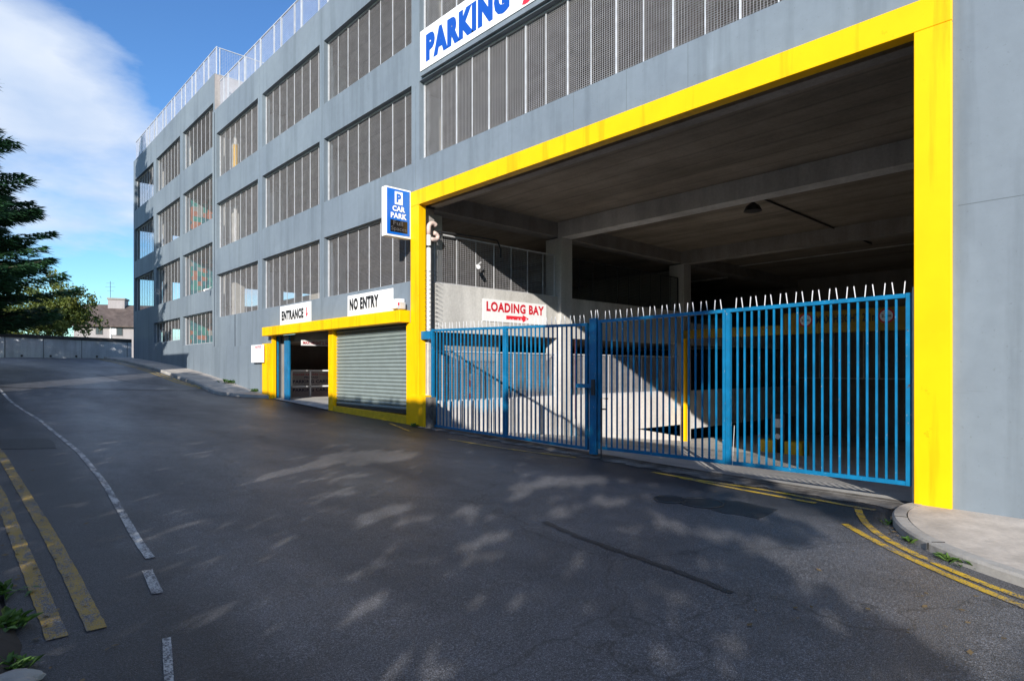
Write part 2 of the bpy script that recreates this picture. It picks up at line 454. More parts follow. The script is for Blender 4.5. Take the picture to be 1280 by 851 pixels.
for i in range(45):
    s = 20.9+i*.5; t = min(1, (s-20.9)/1.6)
    edge.append((8.1-1.2*t**.8, s)); inner.append((8.23, s))
kerbed('upper_pavement', edge, inner, .11)
# near pavement at the right
kp = [(1150,629),(1128,634),(1113,643),(1113,652),(1122,664),(1140,677),(1170,691),(1200,704),(1240,718),(1280,731)]
edge = [tuple(G(*p, .02).xy) for p in kp]
def dense(pts, step=.12):
    out = []
    for a, b in zip(pts[:-1], pts[1:]):
        L = math.dist(a, b); k = max(1, int(L/step))
        for i in range(k): out.append((a[0]+(b[0]-a[0])*i/k, a[1]+(b[1]-a[1])*i/k))
    return out+[pts[-1]]
def smooth_pts(p, it=3):
    for _ in range(it):
        p = [p[0]]+[((p[i-1][0]+2*p[i][0]+p[i+1][0])/4, (p[i-1][1]+2*p[i][1]+p[i+1][1])/4) for i in range(1, len(p)-1)]+[p[-1]]
    return p
x9, y9 = edge[-1]; dx, dy = edge[-1][0]-edge[-3][0], edge[-1][1]-edge[-3][1]
edge += [(5.2, y9-1.2), (4.9, -3), (4.8, -8), (4.8, -20)]
edge[0] = (8.2, edge[0][1]+.02)
ed = smooth_pts(dense(edge, .1), 4)
inn = []
for i, e in enumerate(ed): inn.append((8.23, min(e[1], 1.98)-.0 if e[1] > 1.0 else e[1]+.9*max(0, min(1, (e[1]+1)/2))))
mono = 99; fixed = []
for q in inn:
    mono = min(mono, q[1]); fixed.append((8.23, mono))
kerbed('near_pavement', ed, fixed, .085)

kj = MB()
acc_ = 0
for i in range(1, len(ed)-1):
    acc_ += math.dist(ed[i], ed[i-1])
    if acc_ > .9:
        acc_ = 0; e_ = Vector(ed[i]); d_ = (Vector(ed[i+1])-Vector(ed[i-1])).normalized(); n_ = Vector((-d_.y, d_.x))
        if n_.x < 0: n_ = -n_
        kj.bar((*(e_-n_*.004), g(e_.y)+.02), (*(e_-n_*.001), g(e_.y)+.08), .012, .006, (d_.x, d_.y, 0)); kj.bar((*(e_+n_*.03), g(e_.y)+.087), (*(e_+n_*.145), g(e_.y)+.087), .010, .004)
struct(kj.build('kerb_joint', 'soil'))
# road markings
def mark(name, mat, pts, w, dz=.006, px=True):
    P = [G(*p) for p in pts] if px else [Vector((p[0], p[1], g(p[1]))) for p in pts]
    P = [Vector((x, y, 0)) for x, y in smooth_pts(dense([tuple(p.xy) for p in P], .25), 2)]
    jt = .45 if name == 'tar_seam' else .07
    P = [Vector((x, y, 0)) for x, y in dense([tuple(p.xy) for p in P], .07)]
    mb = MB(); r = random.Random(len(pts)*7+int(w*1000))
    for i, p in enumerate(P):
        d = (P[min(i+1, len(P)-1)]-P[max(i-1, 0)]).normalized(); nn = Vector((-d.y, d.x, 0))*w/2
        for q in (p-nn*(1+r.uniform(-jt,jt)), p+nn*(1+r.uniform(-jt,jt))): mb.v.append((q.x, q.y, g(q.y)+dz))
    for i in range(len(P)-1): a = i*2; mb.f.append((a, a+1, a+3, a+2))
    return struct(mb.build(name, mat))
mark('white_line', 'wline', [(-60,455),(0,487),(50,525),(100,566),(130,603),(152,640),(172,676),(188,698)], .07)
mark('white_line', 'wline', [(184,713),(197,742)], .07)
mark('white_line', 'wline', [(208,798),(212,851),(214,900)], .045)
mark('yellow_line', 'yline', [(-60,520),(0,619),(17,662),(44,728),(72,798)], .105)
mark('yellow_line', 'yline', [(-60,495),(0,566),(28,613),(58,662),(90,722),(121,787)], .105)
mark('yellow_line', 'yline2', [(1072,636),(1078,652),(1103,674),(1140,692),(1190,715),(1280,749),(1400,790)], .075)
mark('yellow_line', 'yline2', [(1056,655),(1080,671),(1120,690),(1180,718),(1280,759),(1400,806)], .075)
mark('yellow_line', 'yfaint', [(815,590),(870,600),(930,608),(985,617),(1040,629),(1094,638)], .08)
mark('yellow_line', 'yfaint', [(850,597),(910,609),(960,618),(1020,629)], .08)
mark('yellow_line', 'yfaint', [(487,529),(512,539)], .07)
mark('yellow_line', 'yfaint', [(560,549),(640,562),(720,572)], .07)
mark('yellow_line', 'yfaint', [(7.35,23.0)][:1]+[(7.0,23.5),(6.72,26),(6.68,34),(6.68,43)], .08, px=False)
mark('yellow_line', 'yfaint', [(6.8,24),(6.5,26),(6.46,34),(6.46,43)], .08, px=False)
mark('tar_seam', 'patch', [(-40,482),(20,484.5),(100,486),(200,488),(330,488)], .16, .005)
mark('tar_seam', 'patch', [(680,652),(720,670),(770,688),(830,708),(870,722),(915,741)], .07, .005)
mark('tar_seam', 'patch', [(120,468),(160,477),(215,482)], .10, .0045)
def patch(name, mat, pts, dz=.005):
    return struct(poly_sheet(name, mat, [G(*p, dz) for p in pts], .02))
patch('tar_patch', 'patch', [(856,628),(870,626),(876,621),(889,622),(900,625),(925,626),(950,632),(972,636),(960,643),(948,648),(930,644),(905,641),(880,634),(868,634)])
patch('tar_patch', 'patch', [(430,598),(452,600),(470,606),(455,608),(436,604)]) if False else None
patch('tar_patch', 'patch', [(-60,549),(60,548),(68,553),(70,560),(-60,562)])
# concrete apron along the gates
ap = [G(532,541), G(600,551), G(680,561), G(745,573), G(850,589), G(960,604), G(1060,619), G(1135,628)]
mb = MB()
for i in range(120):
    t = i/119; s = 12.25-t*(12.25-2.05)
    xo = 8.09+.05*math.sin(i*.9)+.03*math.sin(i*2.3)
    for x, z in ((xo, g(s)+.006), (8.16, g(s)+.014), (8.5, g(s)+.03), (9.25, -.03+.5*g(s)+.006)): mb.v.append((x, s, z))
for i in range(119):
    for k in range(2): a = i*4+k; mb.f.append((a, a+1, a+5, a+4))
struct(mb.build('apron', 'apron'))
m2 = MB(); m2.v = list(mb.v); m2.f = [(i*4+2, i*4+3, i*4+7, i*4+6) for i in range(119)]
struct(m2.build('threshold_strip', 'ramp'))
# manhole and gully covers
def cover(cx, cy, rx, lab):
    p = G(cx, cy, .007); e = empty('manhole_cover', p, lab, 'manhole cover')
    mb = MB(); n = 28
    for k in range(n):
        t = 2*math.pi*k/n; mb.v.append((p.x+rx*math.cos(t), p.y+rx*math.sin(t), g(p.y+rx*math.sin(t))+.012))
    mb.f.append(tuple(range(n))); mb.build('lid', 'steel_dark', e)
    mb = MB(); mb.tube([(p.x+(rx+.03)*math.cos(2*math.pi*k/n), p.y+(rx+.03)*math.sin(2*math.pi*k/n), g(p.y+rx*math.sin(2*math.pi*k/n))+.008) for k in range(n+1)], .012, 6, False)
    mb.build('rim', 'steel_dark', e)
cover(877, 628, .22, 'round iron manhole cover set in the dark tar patch in front of the right gate')
cover(838, 624, .16, 'small round cover in the road just left of the tar patch')

# ------------------------------------------------------------------ the garage
GAR = empty('parking_garage', (XF, 12.0, 0), 'long grey blue multi-storey car park with mesh window bands and a yellow portal', 'car park building')
ZS = [(3.70, 5.46), (6.50, 8.37), (9.39, 11.25)]
cols = [(12.37, 16.98), (17.26, 21.75), (22.15, 26.67)]
holes = []
win = []
for (a, b_) in cols:
    for (c, d) in ZS:
        holes.append((a, b_, c, d)); win.append((a, b_, c, d))
for (c, d) in ((6.51, 8.36), (9.40, 11.25)):
    holes.append((1.2, 12.04, c, d)); win.append((1.2, 12.04, c, d))
holes.append((1.83, 12.17, -3, 5.62)); holes.append((12.54, 20.75, -3, 2.80))
mb = MB(); holed_wall(mb, -5, 26.95, -2.5, 12.28, holes, XF, XF+.28)
mb.build('wall', 'facade', GAR)
# upper (left) block
ZL = [(4.96, 6.90), (7.88, 9.77), (10.85, 12.66)]
colsL = [(27.10, 31.55), (32.0, 36.45), (37.0, 41.4)]
holesL = []
for (a, b_) in colsL:
    for (c, d) in ZL: holesL.append((a, b_, c, d)); win.append((a, b_, c, d))
for h in ((27.15, 31.55, 2.70, 4.04), (32.0, 36.95, 2.98, 4.04)): holesL.append(h); win.append(h)
mb = MB(); holed_wall(mb, 26.955, 41.7, -2.5, 13.83, holesL, XF+.006, XF+.286)
mb.box(XF+.29, 30, 26.96, 27.2, 12.0, 13.83)
for za, zb in ((-2, 2.9), (4.04, 4.96), (6.9, 7.88), (9.77, 10.85), (12.66, 13.82)): mb.box(XF+.29, 30, 41.45, 41.69, za, zb)
for xa in (13, 18, 23, 29.6): mb.box(xa, xa+.4, 41.46, 41.68, 2.9, 12.66)
mb.build('wall', 'facade', GAR)
mb = MB(); mb.box(XF+.02, XF+3.2, 26.93, 26.952, 12.30, 13.80); mb.build('stained_wall_panel', concrete('pink_stained_concrete', (.45,.38,.35), (.62,.57,.54), .8), GAR)
# joints / downpipes on the lower left facade
mb = MB()
for px, ya, yb in ((294, 393, 431), (289, 433, 470)):
    s, zt = F(px, ya); _, zb = F(px, yb); mb.box(XF-.012, XF+.01, s-.035, s+.035, zb-.1, zt)
mb.build('joint', plain('dark_joint', (.07,.09,.11), .7), GAR)
mb = MB(); mb.tube([(XF-.04, 26.93, 2.55), (XF-.04, 26.93, 12.2)], .035, 8); mb.build('downpipe', 'facade', GAR)
JM = plain('thin_paint_joint', (.13,.16,.18), .7)
for px, zz0, zz1 in ((717, 5.81, 6.5), (783, 5.81, 6.5), (860, 5.81, 6.5), (640, 5.81, 6.5)):
    s = F(px, 150)[0]; MB().box(XF-.0025, XF+.01, s-.004, s+.004, zz0, zz1).build('joint', JM, GAR)
for s, zz0, zz1 in ((17.12, 3.0, 12.2), (22.0, 2.5, 12.2), (12.2, 5.9, 8.3)): MB().box(XF-.0025, XF+.01, s-.005, s+.005, zz0, zz1).build('joint', JM, GAR)
MB().box(XF-.003, XF+.01, -3, 1.6, 3.398, 3.404).build('joint', JM, GAR)
# plinth on the lower facade
mb = MB(); mb.box(XF-.035, XF+.02, 21.6, 26.9, -.5, 2.47); mb.build('plinth', 'facade', GAR)

# window screens
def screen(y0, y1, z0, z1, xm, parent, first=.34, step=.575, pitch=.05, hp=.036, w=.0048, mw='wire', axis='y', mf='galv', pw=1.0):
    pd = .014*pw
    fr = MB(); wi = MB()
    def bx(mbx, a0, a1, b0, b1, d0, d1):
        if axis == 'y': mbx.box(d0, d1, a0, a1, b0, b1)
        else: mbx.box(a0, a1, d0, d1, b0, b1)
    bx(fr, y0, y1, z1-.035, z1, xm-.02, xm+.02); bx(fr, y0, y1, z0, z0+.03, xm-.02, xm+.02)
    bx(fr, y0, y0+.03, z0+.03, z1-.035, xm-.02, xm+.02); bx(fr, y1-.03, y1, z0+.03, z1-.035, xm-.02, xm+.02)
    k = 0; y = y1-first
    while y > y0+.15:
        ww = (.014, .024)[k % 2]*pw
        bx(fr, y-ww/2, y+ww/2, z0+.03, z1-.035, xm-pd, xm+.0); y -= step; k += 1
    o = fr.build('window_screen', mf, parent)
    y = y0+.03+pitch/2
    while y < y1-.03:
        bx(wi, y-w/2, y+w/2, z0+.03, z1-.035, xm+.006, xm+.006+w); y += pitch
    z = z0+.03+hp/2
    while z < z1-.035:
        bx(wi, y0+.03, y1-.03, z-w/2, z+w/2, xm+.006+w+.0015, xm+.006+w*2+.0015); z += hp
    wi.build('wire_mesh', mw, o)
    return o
for (a, b_, c, d) in win:
    big = b_-a > 6
    screen(a, b_, c, d, XF+.15, GAR, .62 if not big else .70, .585 if not big else .55, *((.05, .036, .0046) if a < 27 else (.075, .05, .0036)) if not big else (.05, .036, .0066), pw=1.0 if a > 10 else 1.3)
# slabs and inner structure
mb = MB()
for z0, z1 in ((2.5, 2.74), (5.463, 5.70), (8.373, 8.62), (11.253, 11.5)):
    mb.box(XF+.283, 24 if z0 > 6 else 29.9, 12.62, 26.95, z0, z1)
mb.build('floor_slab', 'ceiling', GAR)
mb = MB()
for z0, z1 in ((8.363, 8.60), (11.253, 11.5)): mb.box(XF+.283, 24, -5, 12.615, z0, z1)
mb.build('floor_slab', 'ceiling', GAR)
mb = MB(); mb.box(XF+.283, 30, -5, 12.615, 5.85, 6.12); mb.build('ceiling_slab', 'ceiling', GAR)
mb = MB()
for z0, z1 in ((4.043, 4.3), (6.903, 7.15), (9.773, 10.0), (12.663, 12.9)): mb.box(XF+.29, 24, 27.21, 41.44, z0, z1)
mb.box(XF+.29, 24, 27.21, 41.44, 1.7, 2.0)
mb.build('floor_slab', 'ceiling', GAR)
# cross beams inside upper floors
for s in (6.0, 17.55, 22.4):
    for z0 in ((8.363, 11.253) if s < 12 else (5.463, 8.373, 11.253)):
        MB().box(XF+.29, 24, s-.2, s+.2, z0-.32, z0-.002).build('beam', 'ceiling', GAR)
# columns behind the windows
for s, zz in ((12.72, (2.76, 11.24)), (17.75, (2.76, 11.24)), (22.55, (2.76, 11.24)), (27.75, (2.1, 12.6)), (32.6, (2.1, 12.6)), (37.5, (2.1, 12.6))):
    MB().box(XF+.6, XF+1.0, s-.22, s+.2, zz[0], zz[1]).build('column', 'column', GAR)
MB().box(XF+.62, XF+1.0, 26.3, 26.75, 2.76, 11.2).build('column', 'column', GAR)
# pipe with a yellow guard in the first bay of the middle block
mb = MB(); mb.tube([(XF+.55, 26.05, 6.5), (XF+.55, 26.05, 11.2)], .07, 10); mb.build('downpipe', 'white_pipe', GAR)
MB().tube([(XF+.55, 26.05, 9.4), (XF+.55, 26.05, 10.75)], .085, 10).build('pipe_guard', 'yellow', GAR)
# inner parapets (half-level edges) and back parapets
mb = MB()
for z in (2.75, 5.71, 8.63): mb.box(13.4, 13.6, 13.2, 26.9, z, z+1.0)
mb.box(13.4, 13.6, 27.4, 41.4, 4.31, 5.3); mb.box(13.4, 13.6, 27.4, 41.4, 2.0, 3.3)
mb.build('inner_parapet', 'column', GAR)
mb = MB()
for z in (2.75, 5.71, 8.63): mb.box(24.01, 24.2, 12.7, 26.9, z-.3, z+1.0)
for z in (6.13, 8.61): mb.box(24.01, 24.2, -5, 12.6, z-.3, z+1.0)
for z in (2.01, 4.31, 7.16, 10.01): mb.box(24.01, 24.2, 27.3, 41.4, z-.3, z+.8)
mb.build('back_parapet', 'conc', GAR)
# stair core wall with mosaic cladding
mb = MB(); mb.box(8.56, 10.1, 31.6, 31.75, 2.05, 9.7); mb.build('mosaic_cladding', 'mosaic', GAR)
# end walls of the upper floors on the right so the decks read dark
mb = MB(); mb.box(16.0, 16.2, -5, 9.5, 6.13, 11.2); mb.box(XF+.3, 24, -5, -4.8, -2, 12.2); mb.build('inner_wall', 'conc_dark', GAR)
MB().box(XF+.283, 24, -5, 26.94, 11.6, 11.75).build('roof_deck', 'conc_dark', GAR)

# roof railings
def railing(pts_axis, a0, a1, z0, z1, d, parent, axis='y'):
    fr = MB(); wi = MB(); r = random.Random(int(a0*10))
    def bx(mbx, p0, p1, q0, q1, e0, e1):
        if axis == 'y': mbx.box(e0, e1, p0, p1, q0, q1)
        else: mbx.box(p0, p1, e0, e1, q0, q1)
    bx(fr, a0, a1, z1-.03, z1, d-.02, d+.02); bx(fr, a0, a1, z0+.03, z0+.055, d-.015, d+.015)
    y = a0+.03; k = 0
    while y < a1:
        ww = (.03, .045, .03, .06)[k % 4]
        bx(fr, y, y+ww, z0, z1-.03, d-.025, d+.025); y += (1.05, .62, 1.2, .55)[k % 4]; k += 1
    o = fr.build('roof_railing', 'galv', parent)
    y = a0
    while y < a1: bx(wi, y, y+.005, z0+.055, z1-.03, d-.003, d+.003); y += .07
    z = z0+.07
    while z < z1-.03: bx(wi, a0, a1, z, z+.006, d+.0045, d+.0105); z += .06
    wi.build('railing_mesh', 'wire_pale', o)
railing(None, 27.0, 41.65, 13.83, 15.0, XF+.12, GAR)
railing(None, 9.0, 26.6, 12.28, 13.43, XF+.12, GAR)
railing(None, XF+.2, 24, 13.83, 15.0, 27.05, GAR, 'x')
railing(None, 27.0, 41.65, 13.83, 15.0, 23.9, GAR)

# portal frame (yellow) around the loading bay
mb = MB()
mb.box(XF-.05, XF+.155, 1.65, 2.01, -.6, 5.45)
mb.box(XF-.05, XF+.155, 12.0, 12.34, -.2, 5.45)
mb.box(XF-.05, XF+.155, 1.65, 12.34, 5.452, 5.80)
mb.build('portal_frame', 'yellow', GAR, bevel=.008)
MB().box(XF-.056, XF+.16, 11.74, 12.345, -.2, .98).build('pillar_base', 'yellow', GAR, bevel=.006)
MB().box(XF-.03, XF+.1, 11.5, 11.735, -.2, .95).build('pillar_base', 'apron', GAR)
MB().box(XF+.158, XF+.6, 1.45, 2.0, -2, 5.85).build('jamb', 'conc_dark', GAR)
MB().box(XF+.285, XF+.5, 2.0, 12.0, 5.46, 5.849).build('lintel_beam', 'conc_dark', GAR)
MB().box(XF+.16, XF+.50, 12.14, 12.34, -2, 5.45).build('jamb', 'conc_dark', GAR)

# loading bay interior
SW = 12.13
mbc = MB()
x1 = 13.07
mbc.box(8.73, x1, SW, SW+.2, 2.5, 3.69); mbc.box(13.56, 19.6, SW, SW+.2, 2.5, 3.69); mbc.box(20.1, 30, SW, SW+.2, 2.5, 3.3)
mbc.build('ramp_parapet', 'conc', GAR)
MB().box(XF+.3, 29.8, 26.5, 26.7, .46, 2.49).build('inner_wall', 'conc_dark', GAR)
low = MB()
def P2(px, py): return W(px, py, SW)
hole = [P2(797,536), P2(864,529), P2(850,545)]
low.prism([[(8.52, -3), (19.6, -3), (19.6, .8), (8.52, .8)], [hole[0], hole[2], hole[1]]], lambda a, b_, d: (a, d, b_), SW+.004, SW+.2)
low.build('ramp_wall', 'pale_wall', GAR)
MB().box(19.61, 30, SW, SW+.2, -.62, .8).build('ramp_wall', 'pale_wall', GAR)
MB().box(XF+.51, 30, SW+.01, 12.6, 5.44, 5.848).build('beam', 'conc_dark', GAR)
MB().box(x1, x1+.45, -4, SW+.0, 5.40, 5.847).build('beam', 'conc', GAR)
MB().box(19.6, 20.0, -4, SW, 5.40, 5.846).build('beam', 'conc_dark', GAR)
for xa, xb in ((13.07, 13.56), (19.62, 20.1)):
    MB().box(xa, xb, 12.0, 12.61, -3, 5.395 if xa < 15 else 5.40).build('column', 'conc', GAR, bevel=.01)
screen(8.75, 13.05, 3.69, 4.92, SW+.1, GAR, .5, .62, .055, .05, .007, axis='x', mf='galv')
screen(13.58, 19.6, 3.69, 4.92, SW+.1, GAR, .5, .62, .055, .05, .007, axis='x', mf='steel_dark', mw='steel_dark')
screen(8.6, 13.05, .8, 2.05, SW+.1, GAR, .45, .6, .05, .04, .01, axis='x')
screen(13.58, 19.6, .8, 2.05, SW+.1, GAR, .45, .6, .05, .04, .01, axis='x')
# ramp floor going down
mb = MB()
prof = [(8.36, .0), (9.2, -.03), (19.6, -1.0), (31, -1.5)]
sl = [2.0+i*.5 for i in range(0, 22)]
for s in sl:
    for k, (x, z) in enumerate(prof):
        base = g(s)+.026 if k == 0 else z+(g(s)*.5 if k == 1 else 0)
        mb.v.append((x, min(s, 12.4), base))
for i in range(len(sl)-1):
    for k in range(3): a = i*4+k; mb.f.append((a, a+1, a+5, a+4))
struct(mb.build('ramp', 'ramp'))
mb = MB(); mb.box(29.9, 30.2, -5, 27, -3, 6.0); mb.box(16, 29.9, 26.6, 26.9, 2.74, 5.4); mb.box(20.6, 20.8, 12.7, 26.6, 2.74, 5.4); mb.box(XF+.6, 31, 1.3, 1.5, -3, 5.84); mb.build('inner_wall', 'conc_dark', GAR)
mb = MB(); mb.box(XF+.29, 30, 12.34, 26.9, .2, .45); mb.build('floor_slab', 'ramp', GAR)

# parked-level back railing hints behind the right half
scr = MB()
for i in range(15):
    s = 3+i*.62; scr.box(29.7, 29.74, s, s+.05, 1.2, 4.2)
scr.box(29.68, 29.75, 2.5, 12, 4.2, 4.26); scr.box(29.68, 29.75, 2.5, 12, 1.15, 1.2)
scr.build('railing', 'galv', GAR)

# entrance: canopy, posts, shutter
mb = MB(); mb.box(XF-.30, XF+.0, 12.42, 20.98, 2.71, 3.0); mb.build('shutter_canopy', 'yellow', GAR, bevel=.012)
mb = MB(); mb.box(XF-.02, XF+.2, 12.345, 12.57, .1, 2.705); mb.build('jamb', 'yellow', GAR, bevel=.006)
mb = MB(); mb.box(XF-.02, XF+.2, 16.37, 16.66, .1, 2.705); mb.build('jamb', 'yellow', GAR, bevel=.006)
mb = MB(); mb.box(XF-.05, XF+.06, 20.66, 20.80, .3, 2.705); mb.box(XF-.10, XF+.02, 20.81, 21.5, .3, 2.47); mb.build('jamb', 'yellow', GAR, bevel=.006)
mb = MB()
n = 24; z0 = .58; z1 = 2.9
for (sa, sb) in ((12.565, 16.365),):
    prof = []
    for i in range(n):
        za = z0+(z1-z0)*i/n; h = (z1-z0)/n
        for t, dx in ((0, .012), (.10, -.016), (.35, -.034), (.62, -.034), (.86, -.014), (.95, .012)): prof.append((za+h*t, dx))
    for zz, dx in prof: mb.v += [(XF+.12+dx, sa, zz), (XF+.12+dx, sb, zz)]
    for i in range(len(prof)-1): a = 2*i; mb.f.append((a, a+1, a+3, a+2))
sh = mb.build('roller_shutter', 'shutter', GAR)
MB().box(XF+.085, XF+.14, 12.57, 16.36, .50, .60).build('bottom_bar', 'steel_dark', sh)
mb = MB(); mb.v = [(XF-.02,12.57,.2),(XF-.02,16.36,.28),(XF-.02,16.36,.54),(XF-.02,12.57,.47),(XF+.2,12.57,.2),(XF+.2,16.36,.28),(XF+.2,16.36,.54),(XF+.2,12.57,.47)]
mb.f = [(0,1,2,3),(3,2,6,7),(4,7,6,5),(0,4,5,1),(0,3,7,4),(1,5,6,2)]
mb.build('threshold', 'yellow_old', GAR)
for pa_, pb_ in ((342.5, 346.5), (355, 361)):
    sa_ = F(pa_, 450, XF+.1)[0]; sb_ = F(pb_, 450, XF+.1)[0]
    MB().box(XF+.1, XF+.16, sb_, sa_, .3, 2.72).build('gate_post', 'blue', GAR, bevel=.01)
mb = MB(); mb.box(XF+.29, XF+.35, 20.3, 22.4, .45, 2.5); mb.box(9.0, 16, 24.0, 24.2, .45, 2.5); mb.box(XF+.3, XF+.6, 21.6, 21.8, .45, 2.5); mb.build('inner_wall', 'conc_dark', GAR)
mb = MB(); mb.box(XF+.29, XF+3, 12.62, 12.64, .46, 2.5); mb.build('inner_wall', 'conc_dark', GAR)
# bright concrete floor inside the entrance
mb = MB()
mb.v = [(XF-.05,16.67,g(16.67)+.02),(XF-.05,20.65,g(20.65)+.02),(XF+.31,20.65,.62),(XF+.31,16.67,.47),(12,20.65,.6),(12,16.67,.46)]
mb.f = [(0,1,2,3),(3,2,4,5)]; struct(mb.build('entrance_floor', 'ramp'))
# low wall with payment notice
e = empty('notice_board', (10.2, 22.5, .47), 'grey low notice board with blue parking card lettering just inside the entrance', 'notice')
MB().box(9.0, 11.9, 22.5, 22.62, .46, 1.50).build('panel', plain('grey_board', (.55,.54,.56), .6), e)
X0 = W(366, 480, 22.5)[0]
lettering(e, 'PLEASE RETAIN YOUR', 'red', (X0, 22.5, 1.36), (1,0,0), (0,0,1), 1.45, .055, .006)
lettering(e, 'PREPAID', 'dark_blue', (X0+.45, 22.5, 1.24), (1,0,0), (0,0,1), .55, .07, .006)
lettering(e, 'PARKING CARD', 'dark_blue', (X0, 22.5, 1.06), (1,0,0), (0,0,1), 1.45, .12, .006, .03)
lettering(e, 'RETAIN', 'dark_blue', (X0+.45, 22.5, .93), (1,0,0), (0,0,1), .55, .06, .006)
lettering(e, 'PARKING CARD', 'dark_blue', (X0, 22.5, .74), (1,0,0), (0,0,1), 1.45, .12, .006, .03)
# white rail inside the entrance
e = empty('guard_rail', (9.6, 21.0, .46), 'white tubular guard rail in front of the notice board inside the entrance', 'railing')
mb = MB()
for z in (1.54, .98): mb.bar((8.92, 21.0, z), (10.9, 21.0, z), .05)
mb.build('rail', 'white', e)
for x in (8.94, 9.62, 10.85): MB().bar((x, 21.0, .46 if x > 9 else .98), (x, 21.0, 1.54), .05).build('post', 'white', e)
# height bar inside the entrance
e = empty('height_bar', (9.0, 18.6, 2.38), 'white hanging height bar with red lettering under the entrance canopy', 'height bar')
hx0 = W(377,430,18.6)[0]; hx1 = W(412,430,18.6)[0]; hz0 = W(390,432,18.6)[1]
MB().box(hx0, hx1, 18.6, 18.64, hz0, hz0+.17).build('bar', 'white', e)
lettering(e, 'MAX HEIGHT 2.1m', 'red', (hx0+.05, 18.6, hz0+.04), (1,0,0), (0,0,1), hx1-hx0-.1, .09, .004, .02)
# inner dark red door with light box
MB().box(12.2, 12.3, 17, 23.9, .46, 2.49).build('red_wall_panel', plain('dark_red_panel', (.18,.02,.02), .5), GAR)

# ------------------------------------------------------------------ signs
def facade_sign(px0, pyt, px1, pyb, X, name, label, lines, th=.02, cat='sign'):
    s0, zt = F(px0, pyt, X); s1, zb = F(px1, pyb, X)
    e = empty(name, (X, (s0+s1)/2, zb), label, cat)
    MB().box(X, X+th, s1, s0, zb, zt).build('panel', 'white', e, bevel=.003)
    return e, s0, s1, zb, zt
R, U = (0,-1,0), (0,0,1)
s0, _ = F(350, 385, XF-.03); s1, _ = F(388.5, 385, XF-.03)
def mk_sign(name, label, s0, s1, zb, zt, X, th=.02):
    e = empty(name, (X, (s0+s1)/2, zb), label, 'sign')
    MB().box(X, X+th, s1, s0, zb, zt).build('panel', 'white', e, bevel=.003)
    return e
X = XF-.025
sE0, sE1 = F(350, 385, X)[0], F(388.5, 385, X)[0]
eE = mk_sign('entrance_sign', 'white ENTRANCE sign with a small red arrow above the yellow canopy', sE0, sE1, 3.01, 3.66, X)
w = sE0-sE1
lettering(eE, 'ENTRANCE', 'black', (X, sE0-.06*w, 3.18), R, U, .72*w, .32, bold=.06)
def arrow_down(parent, X, sc, z0, z1, w, mat='red_bright'):
    mb = MB(); x = X-.004; hw = w/2; hz = z0+(z1-z0)*.4
    mb.quad((x, sc+hw*.35, hz), (x, sc+hw*.35, z1), (x, sc-hw*.35, z1), (x, sc-hw*.35, hz))
    mb.quad((x, sc+hw, hz), (x, sc-hw, hz), (x, sc, z0)); return mb.build('arrow', mat, parent)
arrow_down(eE, X, sE1+.12*w, 3.19, 3.50, .17)
sN0, sN1 = F(434.5, 380, X)[0], F(491, 376, X)[0]
eN = mk_sign('no_entry_sign', 'white NO ENTRY sign above the roller shutter', sN0, sN1, 3.01, 3.61, X)
w = sN0-sN1
lettering(eN, 'NO ENTRY', 'black', (X, sN0-.05*w, 3.19), R, U, .66*w, .33, bold=.06)
# loading bay sign on the parapet inside
eL = empty('loading_bay_sign', (10.9, SW-.02, 2.95), 'white LOADING BAY sign with red arrow on the concrete parapet', 'sign')
xa = W(604, 387, SW-.02)[0]; xb = W(683, 390, SW-.02)[0]
zt = W(604, 373, SW-.02)[1]; zb = W(604, 401, SW-.02)[1]; ww = xb-xa
MB().box(xa, xb, SW-.02, SW-.002, zb, zt).build('panel', 'white', eL)
lettering(eL, 'LOADING BAY', 'red', (xa+.045*ww, SW-.02, zb+(zt-zb)*.45), (1,0,0), U, ww*.91, (zt-zb)*.45, bold=.045)
y = SW-.025; az = zb+(zt-zb)*.235; aw = .05
mb = MB(); mb.quad((xa+ww*.34, y, az-aw), (xa+ww*.60, y, az-aw), (xa+ww*.60, y, az+aw), (xa+ww*.34, y, az+aw))
mb.quad((xa+ww*.60, y, az-aw*2.1), (xa+ww*.70, y, az), (xa+ww*.60, y, az+aw*2.1)); mb.build('arrow', 'red_bright', eL)
# big PARKING sign
XP = XF-.09
sP0 = F(525, 60, XP)[0]
eP = empty('parking_sign', (XP, 8.5, 8.5), 'large white sign with blue PARKING letters high on the facade', 'sign')
MB().box(XP, XP+.06, 5.9, sP0, 8.50, 9.42).build('panel', 'white', eP, bevel=.004)
MB().box(XP+.02, XF-.002, 5.88, sP0+.015, 8.40, 8.498).build('frame', 'facade', eP)
sA = F(532.5, 60, XP)[0]; sB = F(637, 0, XP)[0]
lettering(eP, 'PARKING', 'txt_blue', (XP, sA, 8.63), R, U, sA-sB, .63, bold=.075)
mb = MB(); x = XP-.004
cs, cz, r0, r1 = F(658, 0, XP)[0], 8.79, .12, .26
pts = [(cs+math.cos(t)*r1, cz+math.sin(t)*r1) for t in [math.pi*(.45+i*.1) for i in range(13)]]
pin = [(cs+math.cos(t)*r0, cz+math.sin(t)*r0) for t in [math.pi*(.45+i*.1) for i in range(13)]]
for i in range(12): mb.quad((x, *pts[i]), (x, *pts[i+1]), (x, *pin[i+1]), (x, *pin[i]))
mb.quad((x, cs-.40, cz+.12), (x, cs-.04, cz+.12), (x, cs-.22, cz-.24))
mb.build('arrow', 'red_bright', eP)
